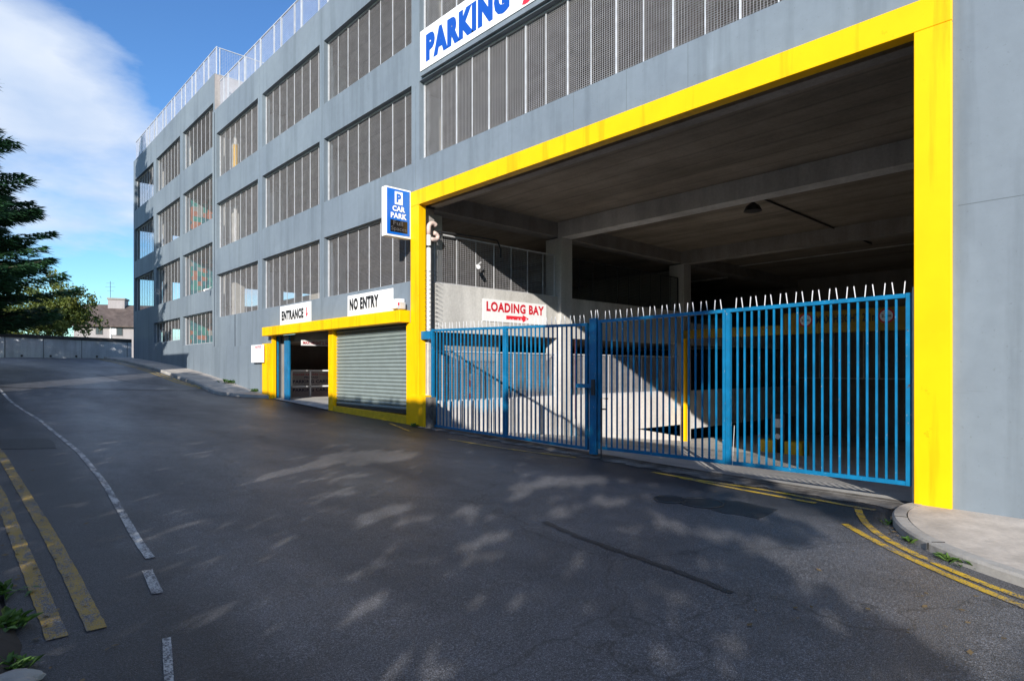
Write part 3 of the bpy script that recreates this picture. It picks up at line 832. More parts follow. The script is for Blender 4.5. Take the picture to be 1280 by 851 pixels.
# projecting CAR PARK box sign
eC = empty('car_park_sign', (7.8, 12.34, 4.68), 'blue projecting CAR PARK box sign with white P beside the yellow frame', 'sign')
MB().box(7.46, 8.15, 12.32, 12.50, 4.68, 5.83).build('case', 'white', eC, bevel=.01)
MB().box(7.495, 8.115, 12.314, 12.33, 4.73, 5.79).build('face', 'sign_blue', eC)
yf = 12.313
mb = MB(); mb.box(7.70, 7.915, yf-.003, yf+.002, 5.44, 5.74); mb.build('symbol_panel', 'white', eC)
lettering(eC, 'P', 'sign_blue', (7.745, yf-.003, 5.49), (1,0,0), U, .125, .20, .004, .05)
lettering(eC, 'CAR', 'white', (7.635, yf, 5.275), (1,0,0), U, .345, .13, .004, .05)
lettering(eC, 'PARK', 'white', (7.59, yf, 5.11), (1,0,0), U, .435, .13, .004, .05)
MB().box(7.58, 8.045, yf-.004, yf+.002, 4.79, 5.07).build('display', 'screen', eC)
lettering(eC, 'Full', 'led', (7.66, yf-.004, 4.95), (1,0,0), U, .26, .11, .004, .0)
lettering(eC, 'Spaces', 'led', (7.60, yf-.004, 4.80), (1,0,0), U, .42, .12, .004, .0)
for z in (4.8, 5.2, 5.65): MB().box(8.14, 8.199, 12.38, 12.44, z, z+.04).build('bracket', 'steel_dark', eC)
# MAX HEIGHT board over the inner ramp
eM = empty('max_height_board', (19.5, 6.5, 2.85), 'yellow MAX HEIGHT board with two round height symbols over the inner ramp', 'sign')
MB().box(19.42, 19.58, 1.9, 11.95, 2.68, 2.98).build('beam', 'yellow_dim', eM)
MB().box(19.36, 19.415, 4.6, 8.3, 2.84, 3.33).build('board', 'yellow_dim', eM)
sa = F(1020, 400, 19.36)[0]; sb = F(1097, 400, 19.36)[0]
lettering(eM, 'MAX HEIGHT 2.1m', 'black', (19.36, sa, 2.96), R, U, sa-sb, .24, .006, .03)
for px in (1007, 1108):
    sc = F(px, 400, 19.36)[0]
    for rr, mm, dx in ((.21, 'red', .004), (.165, 'white', .008)):
        mb = MB(); mb.v = [(19.36-dx, sc+rr*math.cos(t), 3.09+rr*math.sin(t)) for t in [2*math.pi*i/24 for i in range(24)]]; mb.f = [tuple(range(24))[::-1]]
        mb.build('height_symbol', mm, eM)
    lettering(eM, '2.1m', 'black', (19.36-.008, sc+.12, 3.05), R, U, .24, .08, .004, .03)
    mb = MB()
    for sg in (1, -1): mb.quad((19.347, sc-.04, 3.09+sg*.14-sg*.0), (19.347, sc+.04, 3.09+sg*.14), (19.347, sc, 3.09+sg*.07))
    mb.build('height_mark', 'black', eM)
MB().box(19.36, 19.5, 11.78, 11.95, -1.1, 2.68).build('pole', 'yellow', eM)
# small white notice left of the entrance
eW = empty('wall_notice', (8.05, 22.3, 1.6), 'small white notice with red heading on the wall left of the entrance', 'notice')
a0 = F(314, 440, 8.03)[0]; a1 = F(329, 440, 8.03)[0]; zt = F(320, 431, 8.03)[1]; zb = F(320, 453, 8.03)[1]
MB().box(8.03, 8.06, a1, a0, zb, zt).build('panel', 'white', eW)
MB().box(8.061, 8.16, a1+.2, a1+.3, zb, zt).build('bracket', 'galv', eW)
lettering(eW, 'NOTICE', 'red', (8.03, a0-.35*(a0-a1), zt-.12), R, U, .5*(a0-a1), .08, .004, .03)
for i in range(5): lettering(eW, 'conditions of parking', 'led', (8.03, a0-.12*(a0-a1), zt-.2-.065*i), R, U, .76*(a0-a1), .025, .004, 0)

# ------------------------------------------------------------------ small fixtures
eF = empty('floodlight', (8.05, 12.7, 3.02), 'small white alarm box and bracket lamp at the right end of the canopy', 'alarm box')
MB().box(7.98, 8.17, 12.62, 12.98, 3.06, 3.29).build('box', 'white', eF, bevel=.01)
MB().box(7.96, 8.12, 12.50, 12.61, 3.03, 3.20).build('lamp_housing', 'galv', eF, bevel=.01)
MB().box(7.95, 7.97, 12.52, 12.58, 3.12, 3.18).build('indicator', 'red_bright', eF)
MB().bar((8.06, 12.66, 3.0), (8.06, 12.66, 3.07), .04).build('bracket', 'steel_dark', eF)
def cctv(loc, lab, d=(-1,-.4,-.3), s=1):
    e = empty('security_camera', loc, lab, 'security camera'); L = Vector(loc); D = Vector(d).normalized()
    MB().tube([L, L+D*.2*s], .05*s, 10).build('housing', 'white', e)
    MB().bar(L+Vector((0,0,.02)), L+Vector((.12, 0, .12))*s, .03).build('bracket', 'galv', e)
p = F(261, 362, 8.1); cctv((8.08, p[0], p[1]), 'small white camera on the grey wall at the step between the two building blocks')
p = W(596, 333, SW-.1); cctv((p[0], SW-.12, p[1]), 'small white camera on the mesh inside the loading bay', (-.6,-1,-.3))
cv = [W(px, py, SW-.05) for px, py in ((545,289), (600,297), (622,301), (626,312), (626,322))]
o = MB().tube([(a_, SW-.05, b_) for a_, b_ in cv], .022, 8).build('conduit', 'steel_dark', None, (cv[0][0], SW-.05, cv[0][1])); tag(o, 'dark bent conduit running along the top of the loading bay mesh', 'conduit')
# pendant lamp
p = F(941, 263, 14.7)
eP2 = empty('pendant_lamp', (14.7, p[0], p[1]), 'dark unlit pendant lamp hanging from the loading bay ceiling', 'lamp')
MB().tube([(14.7, p[0], p[1]-.02), (14.7, p[0], p[1]+.1), (14.7, p[0], p[1]+.2)], [.22, .16, .04], 14).build('lamp_shade', 'steel_dark', eP2)
MB().tube([(14.7, p[0], p[1]+.2), (14.7, p[0], 5.84)], .012, 6).build('rod', 'steel_dark', eP2)
mb = MB(); mb.tube([(14.9, 6.9, 5.82), (23, 6.9, 5.82)], .022, 6); eK = mb.build('ceiling_conduit', 'steel_dark', None, (14.0, p[0], 5.8)); tag(eK, 'thin dark conduit running across the loading bay ceiling', 'conduit')
# white pipe with bend at the left pillar
eD = empty('drain_pipe', (8.5, 12.03, 1.9), 'white drainpipe with a hooked bend just inside the left yellow pillar', 'pipe')
xp = W(535, 350, 12.05)[0]; yp = 12.02
zc = W(535, 310, 12.05)[1]
MB().tube([(xp, yp, .4), (xp, yp, zc+.3)], .055, 14).build('pipe', 'white_pipe', eD, smooth=True)
arc = [(xp, yp, zc+.3)]
for i in range(9):
    t = math.pi*i/10; arc.append((xp+.12-.12*math.cos(t), yp, zc+.48+.12*math.sin(t)))
MB().tube(arc, .055, 12).build('bend', 'pink_pipe', eD, smooth=True)
arc = [(xp+.04, yp, zc+.22)]+[(xp+.16+.12*math.sin(math.pi*i/8), yp+.02, zc+.30-.08*math.cos(math.pi*i/8)+.0) for i in range(9)]
MB().tube(arc, .05, 12).build('bend', 'pink_pipe', eD, smooth=True)
MB().tube([(xp, yp, zc-.0), (xp, yp, zc+.05)], .068, 14).build('collar', 'steel_dark', eD)
# anti-climb prongs on the pipe
for i in range(14):
    z = 2.55+i*.105
    mb = MB(); mb.bar((xp-.16, yp-.06, z-.01), (xp+.07, yp-.1, z+.012), .009)
    mb.bar((xp+.07, yp-.1, z+.012), (xp+.18, yp-.12, z-.03), .009); mb.build('prong', 'steel_dark', eD)
# louvred metal panel between pillar and gate
eG = empty('grille_panel', (8.35, 11.9, .95), 'narrow galvanised grille panel between the left pillar and the gate', 'grille')
a = F(526.5, 460, 8.37)[0]; b_ = F(536.5, 460, 8.37)[0]; zt = F(531, 428, 8.37)[1]; zb = F(531, 494, 8.37)[1]
mb = MB(); mb.box(8.35, 8.39, b_, b_+.035, zb, zt); mb.box(8.35, 8.39, a-.035, a, zb, zt); mb.box(8.35, 8.39, b_+.035, a-.035, zt-.035, zt); mb.box(8.35, 8.39, b_+.035, a-.035, zb, zb+.035)
mb.build('frame', 'galv', eG)
mb = MB()
for i in range(4): t = b_+.06+(a-b_-.12)*i/3; mb.box(8.36, 8.38, t-.012, t+.012, zb+.036, zt-.036)
mb.build('slat', 'galv', eG)
MB().box(8.4, 8.42, b_, a, zb, zt).build('backing', 'galv', eG)
xr = W(715.5, 500, SW-.05)[0]; zr0 = W(715.5, 523, SW-.05)[1]; zr1 = W(715.5, 424, SW-.05)[1]
o = MB().tube([(xr, 11.96, zr0), (xr, 11.96, zr1)], .02, 8).build('pipe', plain('dark_red_pipe', (.12,.02,.015), .5), None, (xr, 11.96, zr0)); tag(o, 'thin dark red pipe running down beside the first concrete pillar', 'pipe')
# barrier machines on the lower ramp
def ticket(x, s, z, lab):
    e = empty('ticket_machine', (x, s, z), lab, 'ticket machine')
    MB().box(x-.18, x+.18, s-.2, s+.2, z, z+1.15).build('cabinet', 'steel_dark', e, bevel=.02)
    MB().box(x-.19, x-.181, s-.12, s+.12, z+.75, z+1.0).build('screen', 'galv', e)
    mb = MB(); mb.v = [(x-.195, s+.08*math.cos(t), z+.5+.08*math.sin(t)) for t in [2*math.pi*i/18 for i in range(18)]]; mb.f = [tuple(range(18))[::-1]]
    mb.build('round_symbol', 'white', e)
p = G(975, 560); ticket(17.6, 17.6*((.7325-.6807*.438)/(.6807+.7325*.438)), -.82, 'dark ticket machine between the yellow kerb blocks on the inner ramp')
for k, (px0, px1) in enumerate(((950, 967), (980, 1003))):
    a = F(px0, 562, 17.2)[0]; b_ = F(px1, 562, 17.2)[0]
    o = MB().box(17.2, 17.7, b_, a, -.9, -.42).build('kerb_block', 'yellow_old', None, (17.4, (a+b_)/2, -.85), bevel=.03)
    tag(o, ('yellow concrete kerb block left of the ticket machine', 'yellow concrete kerb block right of the ticket machine')[k], 'kerb block', 'yellow blocks on the ramp')
# striped marker post and white cabinet behind the lower mesh
xs_, zs_ = W(589, 497, 12.6)
e = empty('marker_post', (xs_, 12.6, .82), 'thin red and white striped marker post behind the lower mesh', 'post')
for i in range(6): MB().tube([(xs_, 12.6, .45+i*.17), (xs_, 12.6, .62+i*.17)], .045, 10).build('band', 'white' if i % 2 else 'red_bright', e)
xs_, _ = W(600, 480, 12.7)
e = empty('cabinet', (xs_, 12.8, .45), 'small white cabinet standing behind the lower mesh', 'cabinet')
MB().box(xs_-.1, xs_+.15, 12.7, 12.95, .46, 1.45).build('body', 'white', e, bevel=.01)
MB().box(xs_-.07, xs_+.12, 12.692, 12.70, .9, 1.3).build('door', 'galv', e)

# ------------------------------------------------------------------ blue gates
XG = XF+.07
def zat(px, py): return F(px, py, XG)
def spike(parent, s, z, lean, h=.15):
    mb = MB(); mb.bar((XG, s, z), (XG-.01, s+lean, z+h), .009, .008); mb.build('spike', 'galv_w', parent)
def leaf(parent, pxa, pxb, top, bot, n, st=.045, frame=None):
    """top/bot: two (px,py) points each; a = left px"""
    sa, sb = zat(pxa, 450)[0], zat(pxb, 450)[0]
    def line(p):
        q0 = zat(*p[0]); q1 = zat(*p[1]); k = (q1[1]-q0[1])/(q1[0]-q0[0]); return lambda s: q0[1]+k*(s-q0[0])
    zt = line(top); zb = line(bot)
    fr = MB()
    fr.bar((XG, sa, zt(sa)-.025), (XG, sb, zt(sb)-.025), .05, .05); fr.bar((XG, sa, zb(sa)+.025), (XG, sb, zb(sb)+.025), .05, .05)
    for s, sg in ((sa, -1), (sb, 1)):
        fr.box(XG-.032, XG+.032, min(s, s+sg*st), max(s, s+sg*st), zb(s), zt(s)+.004)
    fr.build('frame', 'blue', parent)
    w = (sa-st)-(sb+st)
    for i in range(n):
        s = sa-st-w*(i+1)/(n+1)
        MB().box(XG-.011, XG+.011, s-.0115, s+.0115, zb(s)+.05, zt(s)-.05).build('bar', 'blue', parent)
    for i in range(n+1):
        s = sa-st-w*(i+.75)/(n+1); spike(parent, s, zt(s)-.005, (.016 if i % 2 else -.016))
    return sa, sb, zt, zb
gl = empty('security_gate', (XG, 9.5, .2), 'left blue bar gate with spikes in front of the LOADING BAY wall', 'gate', 'blue spiked gates across the loading bay')
T, B_ = [(543, 411.5), (735, 404)], [(543, 533), (738, 562.5)]
leaf(gl, 540.5, 631.5, T, B_, 18); leaf(gl, 632, 735, T, B_, 17)
gr = empty('security_gate', (XG, 4.5, .2), 'right blue bar gate with spikes reaching to the right yellow pillar', 'gate', 'blue spiked gates across the loading bay')
T, B_ = [(745, 400.5), (1138, 366.5)], [(745, 560.5), (1138, 607)]
leaf(gr, 749, 908, T, B_, 19); leaf(gr, 908.5, 1140.5, T, B_, 20, .06)
# hinges and bracket
MB().box(XG-.05, XG+.05, *sorted((zat(540, 450)[0], zat(526, 450)[0])), zat(533, 424)[1], zat(533, 414)[1]).build('hinge_arm', 'blue', gl)
MB().box(XG-.03, XG+.03, 1.995, 2.05, .0, 2.55).build('hinge_post', 'galv', gr)
# meeting post
pa, pb = zat(738, 450)[0], zat(746.5, 450)[0]
ep = empty('gate_post', (XG, (pa+pb)/2, .1), 'stout blue steel post where the left and right gates meet', 'gate post')
MB().box(XG-.035, XG+.03, pb, pa, .12, zat(742, 398)[1]).build('post', 'blue', ep, bevel=.006)
MB().box(XG-.08, XG-.041, pb-.02, pa+.28, 1.27, 1.34).build('latch', 'blue', ep)
MB().box(XG-.13, XG-.10, pb-.04, pb+.03, 1.15, 1.42).build('lock_plate', 'steel_dark', ep)
mb = MB(); mb.tube([(XG-.09, pb-.16, .02), (XG-.09, pb-.16, 1.1), (XG-.09, pb-.30, 1.1)], .012, 8); mb.tube([(XG-.09, pb-.16, .92), (XG-.09, pb-.26, .92)], .012, 8); mb.build('drop_bolt', 'steel_dark', ep)
for q in range(3): spike(ep, pa-.04-.07*q, zat(742, 398)[1]-.01, (.018, -.018, .015)[q])
mb = MB(); s_ = zat(918, 500)[0]; mb.tube([(XG-.06, s_, .22), (XG-.06, s_-.03, .8)], .004, 8); mb.build('drop_bolt', 'galv', gr)

# ------------------------------------------------------------------ foliage helpers
def leaves(mb, pts, size, r, flat=0.0, asp=.6):
    for p in pts:
        a = Vector((r.gauss(0,1), r.gauss(0,1), r.gauss(0,1)*(1-flat))).normalized()
        b2 = a.cross(Vector((r.gauss(0,1), r.gauss(0,1), r.gauss(0,1)))).normalized()
        s = size*r.uniform(.6, 1.3); a = a*s; b2 = b2*s*asp
        n = len(mb.v); P_ = Vector(p)
        mb.v += [tuple(P_-a*.5), tuple(P_+b2*.5), tuple(P_+a*.5), tuple(P_-b2*.5)]
        mb.f.append((n, n+1, n+2, n+3))
# conifer on the left
r = random.Random(11)
TX, TY = -1.0, 33.3; TZ = g(33)
ec = empty('conifer_tree', (TX, TY, TZ), 'tall dark conifer with layered drooping branches at the left edge', 'tree')
MB().tube([(TX, TY, TZ-.2), (TX, TY, 8), (TX+.1, TY, 18.6)], [.35, .24, .04], 12).build('trunk', 'bark', ec)
mb = MB(); br = MB()
z = 3.4
while z < 19:
    R_ = 5.0*(1-(z-4.2)/(19.4-4.2))**.85 if z > 4.2 else 4.4
    R_ = max(.25, R_); nb = 11 if z < 12 else 8
    for k in range(nb):
        t = r.uniform(0, 2*math.pi); L = R_*r.uniform(.68, 1.12); zz = z+r.uniform(-.25, .25)
        d = Vector((math.cos(t), math.sin(t), 0)); side = Vector((-d.y, d.x, 0))
        P0 = Vector((TX, TY, zz)); m_ = max(3, int(L/.13)); prevp = P0
        for i in range(m_+1):
            q = i/m_; pz = -.10*L*q+.20*L*q*q
            p = P0+d*L*q+Vector((0,0,pz))
            if i and i % 3 == 0: br.bar(prevp, p, .05*(1-q)+.012); prevp = p
            if q < .15: continue
            wd = .85*math.sin(math.pi*min(1, q*1.02))**.7*min(1, L/3)*.9+.08
            for _ in range(22):
                o_ = r.uniform(-1, 1)*wd
                c = p+side*o_-d*abs(o_)*.35*-1*0+Vector((0,0,-abs(o_)*.22+r.uniform(-.17,.05)))
                dr = (d*r.uniform(.5, 1)+side*(.9 if o_ > 0 else -.9)*r.uniform(.3, 1)+Vector((0,0,r.uniform(-.45,.15)))).normalized()*r.uniform(.20,.46)
                w_ = dr.cross(Vector((r.uniform(-1,1),r.uniform(-1,1),1))).normalized()*.04
                n = len(mb.v); mb.v += [tuple(c-w_), tuple(c+w_), tuple(c+dr)]; mb.f.append((n, n+1, n+2))
    z += .33
mb.build('crown', 'leaf_pine', ec); br.build('branches', 'bark', ec)

# deciduous trees / bushes
def broadleaf(name, base, trunk_h, blobs, size, count, mat, label, cat='tree', group=None, skip=None, seed=1):
    r = random.Random(seed); e = empty(name, base, label, cat, group); B = Vector(base)
    t = MB(); t.tube([B+Vector((0,0,-.2)), B+Vector((.05,0,trunk_h*.6)), B+Vector((0,.05,trunk_h))], [.16, .12, .07], 9)
    for (c, rad) in blobs: t.tube([B+Vector((0,0,trunk_h*.6)), (B+Vector((0,0,trunk_h)))*.5+Vector(c)*.5, c], [.07, .04, .015], 6)
    t.build('trunk', 'bark', e)
    m_ = MB(); pts = []
    tot = sum(rd[0]*rd[1]*rd[2] for c, rd in blobs)
    for c, rad in blobs:
        k = int(count*rad[0]*rad[1]*rad[2]/tot)
        subs = [(Vector((r.gauss(0,.5)*rad[0], r.gauss(0,.5)*rad[1], r.gauss(0,.5)*rad[2]))+Vector(c), r.uniform(.18,.42)) for _ in range(16)]
        for _ in range(k):
            sc, sr = r.choice(subs); sr = sr*min(rad)
            p = sc+Vector((r.gauss(0,1), r.gauss(0,1), r.gauss(0,1)))*sr*.62
            pts.append(p)
    leaves(m_, pts, size, r); m_.build('crown', mat, e); return e
def V(px, py, Z): return Vector((Z*ray(px,py).x, Z*ray(px,py).y, EYE+Z*ray(px,py).z))
bl = []
for px, py, rd in ((25,395,1.3),(45,385,1.4),(62,378,1.2),(80,375,1.3),(98,385,1.1),(105,402,.9),(75,400,1.3),(50,405,1.3),(20,412,1.2),(8,385,1.0),(90,368,.7),(70,395,1.2)):
    bl.append((tuple(V(px, py, 40+random.uniform(-1,1))), (rd, rd, rd*.9)))
b0 = V(60, 440, 40)
broadleaf('leafy_tree', (b0.x, b0.y, 2.1), 3.0, bl, .19, 15000, 'leaf_bush', 'bushy yellow green tree behind the pale boundary wall', seed=5)

# boundary wall at the top of the road
A = Vector((-3.2, 31.2)); A1 = V(0, 447, 34.0).xy; B1 = V(162, 447, 37.6).xy
D = (B1-A1); DL = D.length; D.normalize(); A = A1-D*8; L = DL+8+.1
NR = Vector((D.y, -D.x))     # towards the camera side
ew = empty('boundary_wall', (A.x, A.y, g(A.y)), 'pale stained concrete boundary wall with dark coping at the top of the road', 'wall')
def wallbox(a0, a1, o0, o1, zf0, zf1):
    q = []
    for zf in (zf0, zf1):
        for (a, o) in ((a0, o0), (a1, o0), (a1, o1), (a0, o1)):
            p = A+D*a+NR*o; q.append((p.x, p.y, zf(a)))
    n = MB(); n.v = q; n.f = [(0,3,2,1),(4,5,6,7),(0,1,5,4),(1,2,6,5),(2,3,7,6),(3,0,4,7)]; return n
topz = lambda a: 3.38-(a-8)/DL*.16
wallbox(0, L, -.1, .1, lambda a: 1.5, lambda a: topz(a)).build('wall', 'farwall', ew)
wallbox(0, L, -.15, .15, lambda a: topz(a)+.002, lambda a: topz(a)+.2).build('coping', 'steel_dark', ew)
for a in (5.5, 8.2, 9.9, 11.7, L-.25): wallbox(a, a+.03, .1, .115, lambda a: 1.3, lambda a: topz(a)-.001).build('joint', plain('wall_joint', (.10,.11,.12), .8), ew)
for a in (8.9, 10.2, 11.4, 12.4): wallbox(a, a+.10, .1, .12, lambda a: g(43.5)+.06, lambda a: g(43.5)+.17).build('weep_hole', 'steel_dark', ew)

# house in the distance
def house(px0, px1, Z, ze, zr, pitch_side, label):
    a = V(px0, 420, Z); b2 = V(px1, 420, Z*1.03); dd = (b2-a).xy; LL = dd.length; dd.normalize(); nn = Vector((dd.y, -dd.x))
    if nn.dot(a.xy) > 0: nn = -nn
    e = empty('house', (a.x, a.y, 2.0), label, 'house')
    def pt(u_, w_, z_): p = a.xy+dd*u_-nn*w_; return (p.x, p.y, z_)
    dpt = 8.0
    def bx(u0, u1, w0, w1, z0, z1):
        n = MB(); n.v = [pt(u0,w0,z0),pt(u1,w0,z0),pt(u1,w1,z0),pt(u0,w1,z0),pt(u0,w0,z1),pt(u1,w0,z1),pt(u1,w1,z1),pt(u0,w1,z1)]
        n.f = [(0,3,2,1),(4,5,6,7),(0,1,5,4),(1,2,6,5),(2,3,7,6),(3,0,4,7)]; return n
    wl = bx(0, LL, 0, dpt, 1.0, ze)
    n = len(wl.v); wl.v += [pt(0.01,0,ze), pt(.01,dpt,ze), pt(.01,dpt/2,zr-.15)]; wl.f.append((n, n+1, n+2)); wl.build('wall', 'render', e)
    rf = MB()
    for w0, w1 in ((-.4, dpt/2), (dpt+.4, dpt/2)):
        za = ze-.12; n = len(rf.v)
        rf.v += [pt(-.3,w0,za),pt(LL+.3,w0,za),pt(LL+.3,w1,zr),pt(-.3,w1,zr),pt(-.3,w0,za-.12),pt(LL+.3,w0,za-.12),pt(LL+.3,w1,zr-.12),pt(-.3,w1,zr-.12)]
        rf.f += [tuple(n+i for i in q) for q in ((0,1,2,3),(7,6,5,4),(0,4,5,1),(3,2,6,7),(0,3,7,4),(1,5,6,2))]
    ro = rf.build('roof', 'roof', e)
    return e, bx, pt, LL, ro
def wpx(px, pxa, pxb, LL): return LL*(px-pxa)/(pxb-pxa)
e, bx, pt, LL, ro = house(92, 178, 60, 6.0, 8.35, 0, 'far house with brown tiled roof and chimney behind the boundary wall')
def hz(py): return EYE+(461-py)/765*61
for (p0, p1, y0, y1) in ((119, 128, 407.5, 418.5), (138, 153, 409, 419.5)):
    u0 = wpx(p0, 92, 178, LL); u1 = wpx(p1, 92, 178, LL)
    f = bx(u0, u1, -.03, .03, hz(y1), hz(y0)).build('window', 'steel_dark', e)
    bx(u0+.07, (u0+u1)/2-.04, -.05, -.031, hz(y1)+.08, hz(y0)-.08).build('pane', 'pvc' if p0 > 130 else 'glass', f)
    bx((u0+u1)/2+.04, u1-.07, -.05, -.031, hz(y1)+.08, hz(y0)-.08).build('pane', 'glass', f)
u0 = wpx(121, 92, 178, LL); u1 = wpx(143, 92, 178, LL)
ch = bx(u0, u1, 3.2, 4.6, 7.3, hz(373.5)+.25).build('chimney', 'render', ro)
bx(u0-.08, u1+.08, 3.1, 4.7, hz(373.5)+.252, hz(373.5)+.42).build('chimney_cap', 'conc_dark', ro)
um = wpx(121.5, 92, 178, LL)
mb = MB(); mb.bar(pt(um, 3.9, 8.6), pt(um, 3.9, 10.8), .04)
for z_, l_ in ((10.6, .35), (10.2, .45), (9.8, .3)): mb.bar(pt(um-l_, 3.9, z_), pt(um+l_, 3.9, z_), .022)
mb.build('aerial', 'steel_dark', e)
ud = wpx(137, 92, 178, LL)
bx(ud, ud+.12, -.1, -.04, 2.0, 6.0).build('downpipe', 'pvc', e)

# ------------------------------------------------------------------ unseen near-side trees, crowns shaped to shade and dapple the road
SUN = Vector((1, .73, -.453))
spots = [(459,571,58,8,-.04),(398,580,17,4,0),(357,590,38,4,-.2),(414,597,26,3,-.1),(449,593,10,3,0),(420,617,30,5,-.2),(484,639,36,8,-.2),(516,649,27,6,-.1),(458,652,20,8,-.2),
 (584,639,21,10,-.2),(655,616,14,5,0),(671,605,36,7,-.2),(617,670,20,8,-.4),(592,685,18,5,-.3),(446,765,30,10,-.45),(427,727,18,6,-.4),(671,749,18,12,0),(601,749,20,6,-.4),(470,745,30,6,-.4),
(720,602,36,8,-.1),(837,656,21,10,0),(899,664,15,8,0),(948,625,28,8,0),(999,641,46,9,.3),(1010,723,19,17,0),(1053,707,40,22,.2),(850,754,17,12,0),(788,664,13,8,0),
 (1150,745,85,17,.45),(1185,802,75,15,.5),(1250,790,50,22,.35),(967,688,30,10,.2),(930,612,45,6,.1),(1100,688,50,12,.5),(700,640,30,5,-.2),(1255,835,50,14,.4),(775,625,30,5,-.1),(735,690,14,6,0),(1085,760,24,9,.3),(880,705,18,6,0)]
def lit(p):                      # where does the sun ray through p reach the road / the facade, and is that place sunlit in the photograph
    x, s, z = p
    zg = g(s+3)
    for _ in range(3):
        t = (z-zg)/.453; zg = g(s+.73*t)
    xg = x+t; sg = s+.73*t
    if xg > XF-.1:
        t = XF-x; zf = z-.453*t; sf = s+.73*t
        lim = .78
        if 4.6 < sf < 7.9: lim = 2.5
        elif 7.9 <= sf < 9: lim = 1.2
        elif 16.6 < sf < 20.7: lim = .5
        if sf < 3.6: lim = -9
        elif sf < 4.6: lim = .3
        if sf > 20: lim = min(lim, g(sf)+.0)
        return zf > lim
    if sg < 2.2 and xg > 5.4: return True
    X = xg*CS-sg*SN; Z = xg*SN+sg*CS
    if Z < .6: return False
    px, py = CX+FPX*X/Z, VY-FPX*(zg-EYE)/Z
    for cx, cy, rx, ry, k in spots:
        dx = px-cx; dy = (py-cy)-k*dx
        if (dx/rx)**2+(dy/ry)**2 < (1.35 if cy < 620 else 1.5 if cx < 960 else 2.3): return True
    return False
r = random.Random(21)
for sc_, yy in ((37.5, 1), (41.0, 2)):  # out-of-view trees added to put the boundary wall in shade
    b0 = Vector((-3.0, sc_, g(sc_)))
    broadleaf('unseen_shade_tree', tuple(b0), 3.5, [((-3.0+dx_, sc_+dy_, dz_), (1.7, 1.7, 1.6)) for dx_, dy_, dz_ in ((0,0,7.5),(.6,-1.2,5.6),(-.5,1.2,5.8),(.8,.8,6.8),(.2,-.6,8.4),(.5,.9,4.3),(.4,-1.0,4.2))], .24, 8000, 'leaf_street', ('unseen leafy tree added beside the conifer to shade the boundary wall', 'unseen leafy tree added nearest the boundary wall to shade it')[yy-1], seed=30+yy)
tree_s = [-17.5, -14, -10.5, -7, -3.5, 0, 3.5, 7, 10.5, 14, 17.5]
TRX = -5.0
for i, sc in enumerate(tree_s):
    e = empty('unseen_shade_tree', (TRX, sc, g(sc)+.1), 'shade-casting roadside tree number %s along the verge' % sc, 'tree', 'trees on the near verge behind the viewpoint')
    e['label'] = 'unseen leafy tree on the near verge, crown shaped to dapple the road with sun'
    B = Vector((TRX, sc, g(sc)))
    st_ = MB()
    for q_ in range(3):
        lx, ly = r.uniform(-.5, .5), r.uniform(-1.4, 1.4)
        st_.tube([B, B+Vector((lx*.3, ly*.25, 1.2)), B+Vector((lx*.8, ly*.8, 2.6)), B+Vector((lx*.9, ly*1.1, 4.2))], [.07,.05,.035,.015], 7)
    st_.build('trunk', 'bark', e)
    m_ = MB(); pts = []
    for _ in range(6800):
        p = (TRX+r.uniform(-.75, .75), sc+r.uniform(-1.76, 1.76), .4+r.uniform(0, 1)**.9*9.8)
        if lit(p): continue
        pts.append(p)
    leaves(m_, pts, .27, r, 0, .8)
    pts = []
    for _ in range(2600):  # extra leaves added to give the facade shadow a straight top edge
        x = TRX+r.uniform(-.3, .3); y = sc+r.uniform(-1.76, 1.76); sf = y+.73*(XF-x)
        if not (9 < sf < 22): continue
        z = .77-r.uniform(.03, .5)+.453*(XF-x); pts.append((x, y, z))
    leaves(m_, pts, .10, r, 0, .8); m_.build('crown', 'leaf_street', e)
# neighbouring house across the road: its gable shades the far end of the facade
en = empty('house', (-5, 26, g(26)), 'rendered neighbouring house on the near side of the road', 'house')
MB().box(-9, -2.0, 23.4, 31.0, .5, 6.84).build('wall', 'render', en)
mb = MB(); mb.v = [(-9.3,23.2,6.85),(-1.8,23.2,6.85),(-1.8,31.2,6.85),(-9.3,31.2,6.85),(-9.3,27.2,7.3),(-5,27.2,7.3)]; mb.f = [(0,3,2,1),(0,1,5,4),(1,2,5),(2,3,4,5),(3,0,4)]
mb.build('roof', 'roof', en)

# ------------------------------------------------------------------ weeds
def weed(p, n, h, lab, seed, mat='leaf_weed', group='weeds along the kerb'):
    r = random.Random(seed); m_ = MB()
    for i in range(n):
        t = r.uniform(0, 6.28); L = h*r.uniform(.5, 1.2); b0 = Vector(p)+Vector((r.gauss(0,h*.35), r.gauss(0,h*.35), 0))
        d = Vector((math.cos(t), math.sin(t), r.uniform(.3, 1.3))).normalized(); sd = d.cross(Vector((0,0,1))).normalized()*L*.13
        mid = b0+d*L*.55; tip = b0+d*L+Vector((0,0,-L*.25)); nn = len(m_.v)
        m_.v += [tuple(b0), tuple(mid-sd), tuple(tip), tuple(mid+sd)]; m_.f.append((nn, nn+1, nn+2, nn+3))
    o = m_.build('weed', mat, None, p); tag(o, lab, 'weed', group); return o
weed(G(1145,678,.0), 45, .13, 'low green weed growing at the kerb foot nearest the gate corner', 1)
weed(G(1113,655,.0), 22, .08, 'tiny weed tuft at the rounded kerb corner', 2)
weed(G(1190,700,.0), 50, .12, 'leafy weed in the gutter beside the middle of the right kerb', 3)
weed(G(1217,708,.0), 45, .12, 'rightmost green weed at the foot of the right kerb', 4)
weed((8.12, 22.2, g(22.2)+.1), 50, .22, 'small weed tuft at the foot of the grey wall left of the entrance', 5)
weed((8.05, 24.6, g(24.6)+.1), 50, .28, 'weed growing from the wall base further up the pavement', 6)
